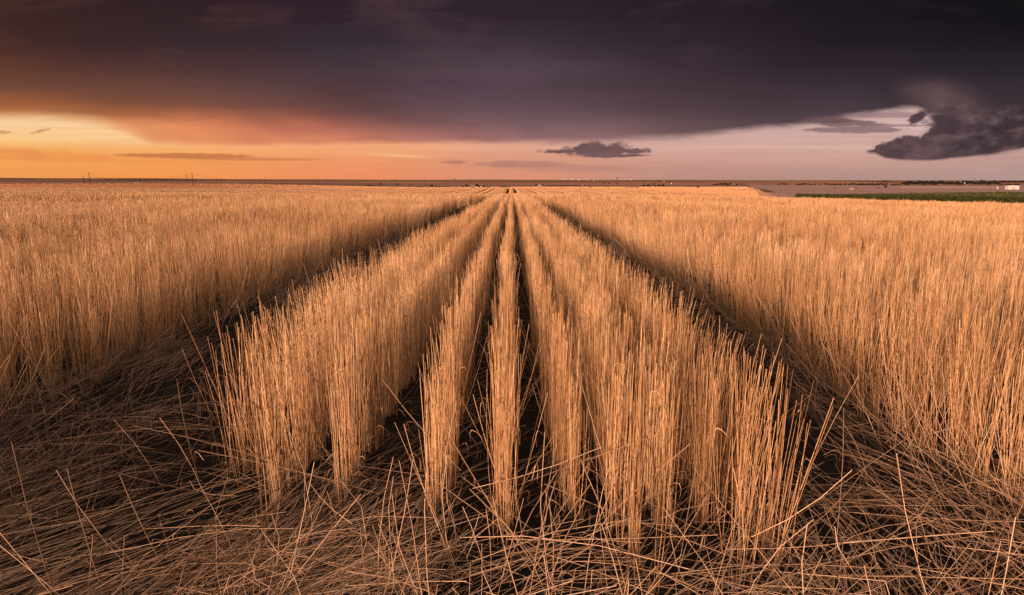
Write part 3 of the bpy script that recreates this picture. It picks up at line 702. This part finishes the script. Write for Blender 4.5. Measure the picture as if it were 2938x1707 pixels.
# --- trees: unit-height meshes, scaled to size
def crown_mesh(name, kind, seed):
    g = np.random.default_rng(seed); n = 520
    lobes = {'round': [(0,0,.62,.36,.34), (.18,.05,.5,.24,.24), (-.2,.1,.55,.25,.25), (.02,-.1,.82,.2,.16)],
             'wide': [(0,0,.55,.45,.3), (.35,.05,.45,.3,.26), (-.34,0,.48,.3,.28), (.12,0,.75,.25,.2)],
             'tall': [(0,0,.45,.22,.32), (.04,0,.72,.17,.24), (-.06,.04,.35,.25,.2)],
             'bush': [(0,0,.42,.5,.42), (.5,.1,.34,.36,.32), (-.48,0,.36,.4,.34), (.2,0,.66,.28,.26)]}[kind]
    li = g.integers(0, len(lobes), n); Lb = np.array(lobes)[li]
    d = g.normal(size=(n, 3)); d /= np.linalg.norm(d, axis=1, keepdims=True); rr = g.random(n)**0.45*g.uniform(.8, 1.12, n)
    C = np.stack([Lb[:, 0]+d[:, 0]*rr*Lb[:, 3], Lb[:, 1]+d[:, 1]*rr*Lb[:, 3], Lb[:, 2]+d[:, 2]*rr*Lb[:, 4]], 1)
    C[:, 2] = np.maximum(C[:, 2], .03)
    a1 = g.normal(size=(n, 3)); a1 /= np.linalg.norm(a1, axis=1, keepdims=True); a2 = np.cross(a1, g.normal(size=(n, 3))); a2 /= np.linalg.norm(a2, axis=1, keepdims=True)
    s_ = g.uniform(.05, .11, n)[:, None]
    V = np.stack([C+a1*s_, C+a2*s_*.7, C-a1*s_, C-a2*s_*.7], 1)
    return raw_mesh(name, V.reshape(-1, 3), np.arange(4*n).reshape(n, 4), {'tint': np.repeat(np.clip(.3+.5*(g.random(n)), 0, 1), 4)}, smooth=False)
def trunk_mesh(name):
    bm = bmesh.new(); cyl(bm, (0,0,-.02), (.01,0,.34), .035, .022, 7); cyl(bm, (.01,0,.34), (.14,.03,.62), .02, .008, 5); cyl(bm, (.01,0,.32), (-.13,.05,.6), .018, .007, 5); cyl(bm, (.01,0,.34), (.0,-.04,.72), .018, .006, 5)
    return done(bm, name)
CROWN = {k: [crown_mesh('crown', k, 100+i*7+j) for j in range(3)] for i, k in enumerate(('round', 'wide', 'tall', 'bush'))}
TRUNK = trunk_mesh('trunk')
def whole_tree(kind, j):              # crown and trunk in one mesh for trees only a pixel or two high
    bm = bmesh.new(); bm.from_mesh(CROWN[kind][j]); nf = len(bm.faces); bm.from_mesh(TRUNK)
    bm.faces.ensure_lookup_table()
    for f in bm.faces[nf:]: f.material_index = 1
    me = bpy.data.meshes.new('distant_tree'); bm.to_mesh(me); bm.free(); me.materials.append(M_LEAF); me.materials.append(M_TRUNK); return me
WHOLE = {k: [whole_tree(k, j) for j in range(3)] for k in CROWN}
WID = {'round': .85, 'wide': 1.35, 'tall': .55, 'bush': 1.75}
def tree(px, pyb, hpx, wpx, label, group=None, kind=None, parts=False, name=None, rmin=900, D=None):
    if D: x, y, z = at(px, D); r = D
    else: x, y, z, r = hit(px, pyb, rmin)
    dep = y*math.cos(PITCH) + (EYE-z)*math.sin(PITCH)
    h, w = 1.18*hpx*dep/FPX, 1.12*wpx*dep/FPX
    kind = kind or ('bush' if w/h > 1.45 else 'wide' if w/h > 1.1 else 'tall' if w/h < .7 else 'round')
    sc = (w/WID[kind], w/WID[kind], h)
    j = int(rng.integers(0, 3)); rz = float(rng.uniform(0, 6.28))
    bush = kind == 'bush' and hpx < 5.5
    name = name or ('bush' if bush else 'tree')
    if parts or not bush:
        o = empty(name, (x, y, z), rz, sc)
        link('crown', CROWN[kind][j], M_LEAF, o); link('trunk', TRUNK, M_TRUNK, o)
    else:
        o = bpy.data.objects.new(name, WHOLE[kind][j]); COL.objects.link(o); o.location = (x, y, z); o.rotation_euler = (0, 0, rz); o.scale = sc
    return tag(o, label, 'bush' if name == 'bush' else 'tree', group)

G = 'shrubs along the valley edge'
def many(xs, pyb, h, w, label, group, **kw):
    for x_ in xs:
        tree(x_, pyb + float(rng.normal(0, .25)), h*float(rng.uniform(.8, 1.15)), w*float(rng.uniform(.85, 1.2)), label, group, **kw)
# left horizon
many([305,318,332,345,358,371,386,402,418,431,447,463,478,494,512,528,544,560], 515.5, 2.2, 8, 'low dark tree along the horizon behind the left power poles', 'trees on the left horizon', rmin=5000)
# valley edge, left of centre
tree(1061, 533.5, 3, 24, 'long low shrub clump below the two round trees left of centre', kind='bush')
tree(1093, 531, 5, 8.5, 'left one of two round trees on the plain left of centre', parts=True, kind='wide')
tree(1141, 531.5, 4.6, 8.5, 'right one of two round trees on the plain left of centre', parts=True, kind='wide')
many([1176,1182], 531, 2.2, 4, 'tiny bush beyond the field edge right of the round trees', 'tiny bushes left of the farm')
many([1196,1203,1211], 537, 3, 7, 'low shrub at the left end of the farm windbreak', 'shrubs at the left of the farm')
tree(1227, 531.5, 3.2, 4, 'small lone bush behind the farm windbreak')
tree(1239, 537, 7, 13, 'broad dark tree left of the farmstead', parts=True, kind='wide')
many([1252,1260,1277,1285], 537.5, 3, 8, 'low shrub between the broad tree and the farmstead', 'shrubs by the farmstead')
tree(1339, 537, 7, 8.5, 'round dark tree left of the pink roofed barn', parts=True, kind='round')
tree(1327, 537.5, 3.2, 9, 'low bush beside the round tree at the farmstead')
tree(1368, 537.8, 9, 8.5, 'tallest pointed dark tree in the middle of the farmstead', parts=True, kind='tall')
tree(1374, 537.8, 6, 6, 'small tree touching the pointed tree at the farmstead', kind='tall')
tree(1388, 537.8, 6, 6, 'upright small tree right of the white farm shed', kind='tall')
many([1395,1402,1408,1358,1351], 538, 3, 7, 'low shrub in the farmyard windbreak', 'shrubs in the farmyard windbreak')
many([1432,1439,1446,1453,1460], 538.6, 3.6, 7, 'dark shrub in the short row right of the farmstead', 'shrub row right of the farmstead')
# valley, right of centre
tree(1538, 533.2, 5, 6.5, 'round tree at the left end of the small cream house', kind='round')
tree(1557, 533.2, 4.8, 7, 'round tree at the right end of the small cream house', kind='wide')
many(np.linspace(1569, 1672, 30), 532.8, 2.0, 4, 'tiny bush in the long hedge right of the cream house', 'hedge bushes right of the cream house')
tree(1676, 534.4, 4, 6.5, 'dark tree ending the long hedge on its right', kind='wide')
for X_, yb, h_, w_, lb in ((1549, 539.3, 2.3, 8, 'flat bush at the field edge below the cream house'), (1607, 540, 3.4, 8, 'left bush of a touching pair at the field edge'), (1615, 540.2, 3.6, 9, 'right bush of a touching pair at the field edge'),
        (1692.5, 539.8, 4.4, 8, 'single rounded bush between two bush rows at the field edge'), (1730, 539.8, 2.4, 6, 'small low bush left of a wider one at the field edge'), (1744, 540, 3.2, 11, 'wide flat bush right of a small low one'), (1791, 540.3, 2.6, 7, 'small bush leading a longer row at the field edge')):
    tree(X_, yb, h_, w_, lb)
many([1650,1657,1664], 541, 4, 8, 'dense bush in the close row of three at the field edge', 'close row of three bushes')
many([1800,1809,1815,1821,1828], 540.3, 3.8, 8, 'bush in the long dark row at the field edge right of centre', 'long bush row right of centre')
tree(1732, 529.2, 4, 5, 'left one of three round trees on the red field', kind='round'); tree(1747.6, 529.2, 3.8, 5.5, 'middle one of three round trees on the red field', kind='round'); tree(1770, 529, 3, 4, 'smallest round tree on the red field, below the tower', kind='round')
many([1848,1871,1877], 528.6, 3.4, 6, 'round tree behind the long dark barn', 'trees behind the long barn')
tree(1847, 536, 5.6, 9, 'left dark tree of the group by the long barn', kind='wide'); tree(1860, 536.2, 7.2, 11, 'biggest dark tree of the group by the long barn', parts=True, kind='wide')
tree(1872, 535.8, 5.2, 7, 'small tree beside the white gable by the long barn', kind='round'); tree(1879, 535.5, 5, 6, 'slim tree right of the white gable', kind='round'); tree(1890.5, 536, 7, 7.5, 'round tall tree left of the long barn', parts=True, kind='round'); tree(1902, 535.6, 6.5, 10, 'wide tree touching the left end of the long barn', parts=True, kind='wide')
many([1884,1889,1894,1899,1904], 521, 2.2, 4, 'tiny tree of the horizon farm right of the tower', 'trees of the horizon farm', rmin=4500)
many(np.linspace(1956, 2006, 13), 536.4, 2.0, 5, 'low bush in the hedge line right of the long barn', 'hedge bushes right of the long barn')
tree(2003, 540.4, 5.2, 6, 'lone dark tree in the pale field right of the hedge line', kind='round')
many([2034,2040], 536, 2.2, 5, 'small bush right of the hedge line', 'bush pair right of the hedge line')
many([2048,2055,2062], 531.6, 5, 7, 'tree in the left half of the dark grove on the right plain', 'dark grove on the right plain, left half')
many([2070,2079,2087,2095], 531.6, 6.6, 9, 'taller tree in the right half of the dark grove on the right plain', 'dark grove on the right plain, right half')
tree(2113.5, 532.2, 5, 7.5, 'single round tree just right of the dark grove'); many([2125,2134], 529.5, 4, 6.5, 'round tree of a pair right of the dark grove', 'tree pair right of the dark grove')
tree(2196, 529.6, 3.6, 6, 'single small round tree before the tree rows start'); tree(2211, 529, 3, 4, 'slim tiny tree right of a small round one')
many([2235,2243,2249,2256], 530.5, 4.6, 7, 'tree in the gapped row of four right of the road', 'gapped row of four trees')
many([2288,2295,2301,2307,2312], 531, 5, 7.5, 'tree in the solid row of five right of the road', 'solid row of five trees')
for X_, lb in ((2319.5, 'lone round tree just after the row of five'), (2354, 'lone round tree between a pair and a row of eight')): tree(X_, 531, 4.6, 6, lb)
many([2327,2338], 531, 4.4, 6.5, 'round tree of a spaced pair after the row of five', 'spaced tree pair')
many([2366,2374,2382,2390,2397,2404,2412,2423], 531.2, 5.6, 8.5, 'tree in the row of eight left of the long windbreak', 'row of eight trees')
many(np.linspace(2434, 2543, 16), 531.4, 5.3, 9, 'tree in the long even windbreak on the right plain', 'long windbreak')
many([2559,2568,2577,2585,2599,2608], 531.6, 4.8, 9, 'tree in the gapped windbreak beside the dark wood', 'gapped windbreak')
tree(2540.5, 540.2, 7.6, 8.4, 'lone dark tree standing in the mauve field', parts=True, kind='round'); tree(2520.7, 539.8, 2.8, 6.5, 'low round bush left of the lone tree in the mauve field')
many([2466,2477,2490,2503,2516,2528,2550,2561,2574,2588], 522.5, 2.6, 9, 'low tree on the right horizon left of the dark wood', 'low trees on the right horizon', rmin=4500)
many([2534,2542], 522.8, 5.0, 7, 'taller rounded tree rising from the right horizon row', 'taller trees on the right horizon', rmin=4500)
for k_ in range(100):
    X_ = 2592 + k_*3.5 + float(rng.normal(0, 2)); f_ = (X_-2590)/350
    yb = float(rng.uniform(523.5, 531.5)) if f_ < .8 else float(rng.choice([523.5, 531]))
    tree(X_, yb, float(rng.uniform(5.0, 7.6))*(1 if f_ < .75 else .7), float(rng.uniform(11, 18)), 'dark tree massed in the wood under the right horizon', 'dark wood under the right horizon', rmin=2400)

# --- power poles
def pole_parts(o, H, arms, wide, rad_):
    bm = bmesh.new(); cyl(bm, (0,0,-.5), (0,0,H), rad_, rad_*.65, 8); link('post', done(bm, 'post'), M_WOOD, o)
    for z_ in arms:
        bm = bmesh.new(); box(bm, -wide/2, wide/2, -.1, .1, z_-.1, z_+.1)
        link('crossarm', done(bm, 'crossarm'), M_WOOD, o)
POLES = []
def power_pole(px, top, D, label, group=None, detailed=False, rad_=.35):
    x, y, z = at(px, D)
    d = ray(px, top); H = EYE + d[2]/math.hypot(d[0], d[1])*D - z
    H = min(max(H, 7.0), 34.0)
    o = empty('power_pole', (x, y, z), math.atan2(-x, y)*.6)
    pole_parts(o, H, [H-1.5, H-4.6, H-7.4] if detailed else [H-1.2], 4.6 if detailed else 3.2, rad_)
    tag(o, label, 'power pole', group); POLES.append((Vector((x, y, z)), H, o)); return o
power_pole(240, 502, 1180, 'shorter left pole of the leftmost pair on the skyline', detailed=True, rad_=.42)
power_pole(257, 494.5, 1050, 'tallest pole, right one of the leftmost pair on the skyline', detailed=True, rad_=.46)
power_pole(537.5, 502, 1230, 'shorter left pole of the second pair from the left', detailed=True, rad_=.42)
power_pole(553, 495.5, 1120, 'taller right pole of the second pair from the left', detailed=True, rad_=.46)
W1 = [(622, 511, 1900), (633, 510, 2050), (745, 511, 1750), (760, 508, 1500), (841, 511, 1900), (900, 515, 1900), (914, 510, 1600), (936, 512, 1900)]
for a_ in W1: power_pole(*a_, 'thin power pole in the line receding right of the second pair', 'power poles receding on the left plain')
W2 = [(1029, 515, 1800), (1040, 513.5, 1750), (1122, 517, 1900), (1133, 512.5, 1750), (1137, 513, 1900), (1207, 517, 2000), (1218, 514, 1850), (1243, 513, 2200), (1275, 517, 2000), (1285, 513, 1850)]
for a_ in W2: power_pole(*a_, 'thin power pole above the shrubs left of the farmstead', 'power poles above the shrubs left of the farmstead')
W3 = [(1336, 516, 2200), (1346.5, 512.5, 1950), (1351, 512.3, 2100), (1388, 516, 2200), (1398, 512.8, 1950), (1411, 519, 2100), (1423.5, 519, 2100), (1435.5, 514.5, 2000)]
for a_ in W3: power_pole(*a_, 'thin power pole standing behind the farmstead', 'power poles behind the farmstead')
power_pole(1419.5, 509, 2050, 'tallest thin pole just right of the farmstead')
W4 = [(1505, 515, 3300), (1534, 515.5, 3300), (1559, 514, 3200), (1586, 513, 3100), (1610.6, 511.5, 3000), (1630, 513, 3100)]
for a_ in W4: power_pole(*a_, 'far spaced pole on the horizon left of the town lights', 'far poles left of the town lights', rad_=.5)
for px_, tp, D_, lb in ((2394.5, 545.5, 900, 'bare post in the mauve field left of the pale tanks'), (2455, 545, 900, 'bare post right of the pale tanks')):
    x, y, z, r = hit(px_, 552, 500, 3000)
    o = empty('fence_post', (x, y, z)); Hh = 6*y/FPX
    bm = bmesh.new(); cyl(bm, (0,0,-.3), (0,0,Hh), .22, .16, 8); link('post', done(bm, 'post'), M_WOOD, o)
    bm = bmesh.new(); box(bm, -.6, .6, -.08, .08, Hh-.5, Hh-.3); link('crossbar', done(bm, 'crossbar'), M_WOOD, o)
    tag(o, lb, 'post')
def cable(i, j, dz_, off, sag=5.0, label=''):
    a_, b_ = POLES[i], POLES[j]; p0 = a_[0]+Vector((off, 0, a_[1]-dz_)); p1 = b_[0]+Vector((off, 0, b_[1]-dz_))
    tt_ = np.linspace(0, 1, 14); pts = np.array(p0)[None]*(1-tt_)[:, None] + np.array(p1)[None]*tt_[:, None]; pts[:, 2] -= sag*4*tt_*(1-tt_)
    st = Straws(); st.add(pts[None], np.array([.07]), np.array([.5]), 4, taper=1.0)
    me = raw_mesh('power_cable', np.concatenate(st.v), np.concatenate(st.q)); tag(link('power_cable', me, M_WIRE), label, 'cable', 'power cables between the left poles')
cable(1, 3, 1.4, 0, 7, 'upper sagging cable between the tallest poles of the two left pairs'); cable(1, 3, 4.5, 0, 7, 'lower sagging cable between the tallest poles of the two left pairs')
cable(0, 2, 1.4, 0, 7, 'upper sagging cable between the shorter poles of the two left pairs'); cable(3, 7, 1.4, 0, 8, 'sagging cable running right from the taller pole of the second pair')

# --- buildings
def gable(name, px, pyb, wpx, hpx, wall, roof, label, rz=0.15, rmin=900, depth=.6, door=True, D=None):
    if D: x, y, z = at(px, D)
    else: x, y, z, _ = hit(px, pyb, rmin)
    w, h = wpx*y/FPX, hpx*y/FPX; dp = w*depth
    o = empty(name, (x, y, z), rz)
    bm = bmesh.new(); box(bm, -w/2, w/2, -dp/2, dp/2, -.3, h*.6); link('wall', done(bm, 'wall'), wall, o)
    bm = bmesh.new()
    a_ = [(-dp/2-.3, h*.6), (dp/2+.3, h*.6), (0, h)]
    va = [bm.verts.new((-w/2-.3, p[0], p[1]+.02)) for p in a_]; vb = [bm.verts.new((w/2+.3, p[0], p[1]+.02)) for p in a_]
    bm.faces.new(va); bm.faces.new(vb[::-1])
    for i in range(3): bm.faces.new((va[i], vb[i], vb[(i+1) % 3], va[(i+1) % 3]))
    link('roof', done(bm, 'roof'), roof, o)
    if door:
        bm = bmesh.new(); box(bm, -w*.08, w*.08, -dp/2-.06, -dp/2-.004, -.2, h*.45); link('door', done(bm, 'door'), M_DARK, o)
        for sx in (-.3, .3):
            bm = bmesh.new(); box(bm, w*sx-w*.06, w*sx+w*.06, -dp/2-.05, -dp/2-.004, h*.25, h*.48); link('window', done(bm, 'window'), M_DARK, o)
    return tag(o, label, 'building')
gable('farm_shed', 816.5, 529, 6, 4, M_DARK, M_ROOF, 'small dark shed alone at the edge of the brown field on the left')
gable('farm_house', 1299, 537.6, 6.5, 2.6, M_PALE, M_PINK, 'small pale house at the left of the farmstead')
gable('farm_house', 1318.5, 537.6, 8, 3, M_PALE, M_PINK, 'low pale house left of the round farm tree')
gable('barn', 1355, 537, 10, 5.5, M_PALE, M_PINK, 'barn with a broad faded pink roof in the farmstead', rz=.3)
gable('farm_shed', 1366, 538.4, 7, 3.5, M_WHITE, M_WHITE, 'white shed beneath the pointed farm tree')
gable('farm_shed', 1381.5, 537.4, 6, 3, M_WHITE, M_PINK, 'white shed right of the pointed farm tree')
gable('farm_house', 1548, 533.4, 9, 3, M_CREAM, M_CREAM, 'small cream house between two round trees on the plain')
gable('farm_shed', 1672.5, 532.6, 3, 2, M_WHITE, M_WHITE, 'tiny white shed near the right end of the hedge')
gable('farm_house', 1873.5, 536.2, 4, 3, M_WHITE, M_WHITE, 'white gable in front of the trees by the long barn', rz=1.2)
gable('long_barn', 1915, 535.8, 22, 2.6, M_DARK, M_ROOF, 'long low dark barn right of the tree group', depth=.25)
gable('farm_house', 1904, 521, 5, 2, M_CREAM, M_PALE, 'pale house on the horizon right of the tower', rmin=4500)
gable('field_hut', 2004, 538, 2.6, 2.2, M_WHITE, M_WHITE, 'tiny white hut above the lone tree of the pale field')
# white round-roofed storage barn at the right edge
x, y, z, _ = hit(2903, 543.5, 900); w, h = 27*y/FPX, 11*y/FPX
o = empty('storage_barn', (x, y, z), -.25); tag(o, 'large white storage barn with sloped roof ends at the right edge', 'building')
prof = [(-w/2, -.3), (w/2, -.3), (w/2, h*.72), (w*.42, h*.98), (-w*.42, h*.98), (-w/2, h*.72)]
bm = bmesh.new(); prism(bm, [(-w/2,-.3),(w/2,-.3),(w/2,h*.70),(-w/2,h*.70)], -6, 6); link('wall', done(bm, 'wall'), M_WHITE, o)
bm = bmesh.new(); prism(bm, [(-w/2-.2,h*.703),(w/2+.2,h*.703),(w*.43,h*.95),(w*.36,h),(-w*.36,h),(-w*.43,h*.95)], -6.2, 6.2); link('roof', done(bm, 'roof'), M_WHITE, o)
bm = bmesh.new(); box(bm, -w*.12, w*.12, -6.1, -6.01, -.2, h*.5); link('door', done(bm, 'door'), M_PALE, o)
# pale tanks by the corn
for k_, (X_, lb) in enumerate(((2440, 'left one of two pale field tanks behind the corn'), (2446, 'right one of two pale field tanks behind the corn'))):
    x, y, z, _ = hit(X_, 552.5, 450, 3000); s_ = y/FPX
    o = empty('field_tank', (x, y, z)); bm = bmesh.new(); cyl(bm, (0,0,-.2), (0,0,5*s_), 2.0*s_, 2.0*s_, 14); link('tank', done(bm, 'tank'), M_PALE, o)
    bm = bmesh.new(); cyl(bm, (0,0,5*s_+.004), (0,0,5.7*s_), 2.1*s_, .4*s_, 14); link('lid', done(bm, 'lid'), M_METAL, o); tag(o, lb, 'tank', 'field tanks')
# grain elevators and towers on the horizon
def elevator(px, D, s_, label):
    x, y, z = at(px, D); o = empty('grain_elevator', (x, y, z))
    for k_ in range(5):
        bm = bmesh.new(); cyl(bm, ((k_-1)*5.2*s_, 0, -1), ((k_-1)*5.2*s_, 0, 9*s_), 2.5*s_, 2.5*s_, 12); link('silo', done(bm, 'silo'), M_CONC, o)
    bm = bmesh.new(); box(bm, -4*s_, 3*s_, -2.2*s_, 2.2*s_, 9*s_+.01, 15*s_); box(bm, -2*s_, 1*s_, -1.6*s_, 1.6*s_, 15*s_+.01, 19*s_); link('headhouse', done(bm, 'headhouse'), M_CONC, o)
    bm = bmesh.new(); box(bm, 13*s_, 24*s_, -3*s_, 3*s_, -1, 4*s_); link('annex', done(bm, 'annex'), M_CONC, o)
    tag(o, label, 'grain elevator')
elevator(1303, 7000, 1.2, 'dark grain elevator on the skyline above the farmstead'); elevator(1696, 6800, 1.2, 'grain elevator among the town lights on the horizon')
x, y, z = at(1771, 6000); o = empty('water_tower', (x, y, z)); bm = bmesh.new(); cyl(bm, (0,0,-2), (0,0,26), 3.2, 2.7, 12); link('column', done(bm, 'column'), M_DARK, o)
bm = bmesh.new(); cyl(bm, (0,0,26.01), (0,0,29), 3.4, 4.6, 14); cyl(bm, (0,0,29.01), (0,0,34), 4.6, 3.6, 14); link('tank', done(bm, 'tank'), M_DARK, o); tag(o, 'tall thick dark tower on the horizon right of the town lights', 'tower')
x, y, z = at(1740, 6000); o = empty('water_tower', (x, y, z)); bm = bmesh.new(); cyl(bm, (0,0,-2), (0,0,17), 1.1, .9, 10); link('column', done(bm, 'column'), M_DARK, o)
bm = bmesh.new(); bmesh.ops.create_uvsphere(bm, u_segments=14, v_segments=10, radius=2.6); bmesh.ops.translate(bm, verts=bm.verts, vec=(0,0,19)); link('tank', done(bm, 'tank'), M_DARK, o); tag(o, 'thin short tower with a bulb top on the horizon', 'tower')
for X_, top_, lb in ((2839, 515.5, 'slim mast above the dark wood at the right'), (2915, 519, 'short mast on the horizon near the white barn')):
    x, y, z = at(X_, 5200); d = ray(X_, top_); H = max(12, EYE+d[2]/math.hypot(d[0], d[1])*5200-z)
    o = empty('radio_mast', (x, y, z)); bm = bmesh.new(); cyl(bm, (0,0,-1), (0,0,H), .7, .45, 8); link('post', done(bm, 'post'), M_WOOD, o)
    bm = bmesh.new(); cyl(bm, (0,0,H), (0,0,H+2), 1.3, 1.0, 8); link('antenna', done(bm, 'antenna'), M_METAL, o); tag(o, lb, 'mast')
# town lights
def lamp(px, D, z_up, label, group, s_=1.0):
    x, y, z = at(px, D); o = empty('yard_lamp', (x, y, z))
    bm = bmesh.new(); cyl(bm, (0,0,-1), (0,0,z_up), .25, .18, 6); link('post', done(bm, 'post'), M_METAL, o)
    bm = bmesh.new(); bmesh.ops.create_uvsphere(bm, u_segments=10, v_segments=7, radius=1.1*s_); bmesh.ops.translate(bm, verts=bm.verts, vec=(0,0,z_up+1.1*s_)); link('lamp_head', done(bm, 'lamp_head'), M_LAMP, o)
    tag(o, label, 'lamp', group)
for X_, s_ in ((1613, .8), (1617, .9), (1621, .7), (1627, 1.3), (1637, .8), (1640, .8), (1643, .8)): lamp(X_, 7400, 9, 'white light in the row left of the horizon grain elevator', 'town lights left of the elevator', s_)
lamp(1660.5, 6800, 6, 'single bright white light left of the horizon grain elevator', None, 1.5)
for X_, s_ in ((1682, .8), (1686, 1.1), (1691, .8), (1701, 1.0)): lamp(X_, 6900, 8, 'white light beside the horizon grain elevator', 'town lights beside the elevator', s_)
lamp(1703, 5600, 5, 'bright white light just below the horizon grain elevator', None, 1.4)
for X_, s_ in ((1782.5, .7), (1791, .6), (1801, .7)): lamp(X_, 7000, 7, 'small white light right of the thick dark tower', 'small lights right of the tower', s_)
lamp(1810.5, 6900, 7, 'brightest light right of the thick dark tower', None, 1.3)
for X_ in (387, 394, 398): lamp(X_, 2300, 5, 'white light on the dark plain between the two left pole pairs', 'lights between the left pole pairs', .3)
lamp(1927, 2500, 4, 'white light at the right end of the long dark barn', None, .6); lamp(2769, 3000, 6, 'white light in front of the dark wood', None, .6)
# centre pivot sprinkler
p0 = hit(2582, 542, 900); p1 = hit(2862, 542, 900)
a0, a1 = Vector(p0[:3]), Vector(p1[:3]); L = (a1-a0).length; ang = math.atan2(a1.y-a0.y, a1.x-a0.x)
o = empty('irrigation_pivot', a0, ang); tag(o, 'long white irrigation boom on wheels crossing the mauve field', 'irrigation boom')
dzz = (a1.z-a0.z)/L
bm = bmesh.new(); cyl(bm, (0,0,3.2), (L,0,3.2+dzz*L), .28, .28, 8); link('pipe', done(bm, 'pipe'), M_WHITE, o)
for k_ in range(7):
    xx = L*(k_+.5)/7; zz = dzz*xx
    bm = bmesh.new(); cyl(bm, (xx,-1.6,zz+.4), (xx,0,zz+3.0), .1, .1, 6); cyl(bm, (xx,1.6,zz+.4), (xx,0,zz+3.0), .1, .1, 6); cyl(bm, (xx,-1.6,zz+.5), (xx,1.6,zz+.5), .1, .1, 6); tw = link('drive_tower', done(bm, 'drive_tower'), M_METAL, o)
    for sy in (-1.6, 1.6):
        bm = bmesh.new(); cyl(bm, (xx-.12,sy,zz+.5), (xx+.12,sy,zz+.5), .6, .6, 12); link('wheel', done(bm, 'wheel'), M_DARK, tw)
bm = bmesh.new(); cyl(bm, (L,0,dzz*L), (L,0,dzz*L+4.4), 1.2, 1.0, 12); link('pivot_tank', done(bm, 'pivot_tank'), M_WHITE, o)
# roads
def road(name, pts, width, mat_, label, up=.05):
    pts = np.array(pts, float); seg = []
    for i in range(len(pts)-1): seg.append(pts[i]+(pts[i+1]-pts[i])*np.linspace(0, 1, 30, endpoint=False)[:, None])
    P_ = np.concatenate(seg+[pts[-1:]]); T = np.gradient(P_, axis=0); T /= np.linalg.norm(T, axis=1, keepdims=True); N = np.stack([T[:, 1], -T[:, 0]], 1)
    a_, b_ = P_+N*width/2, P_-N*width/2
    V = np.stack([np.column_stack([a_, terrain(a_[:, 0], a_[:, 1])+up]), np.column_stack([b_, terrain(b_[:, 0], b_[:, 1])+up])], 1).reshape(-1, 3)
    i = np.arange(len(P_)-1)*2
    me = raw_mesh(name, V, np.stack([i, i+1, i+3, i+2], -1)); tag(link(name, me, mat_), label, 'road', kind='structure')
M_ROAD = plain('dark_track', (0.15,0.09,0.085), .9, .3, .05); M_ROADP = plain('pale_track', (0.42,0.31,0.27), .9, .2, .05)
road('road', [(128, 316), (172, 438), (420, 1100), (640, 1750)], 4.5, M_ROAD, 'dark curving farm track between the gold and mauve fields', .25)
q0, q1 = hit(606, 527.2, 900, 1600), hit(706, 527.6, 900, 1600)
road('road', [q0[:2], q1[:2]], 8, M_ROADP, 'thin pale track on the plain right of the second pole pair', .3)
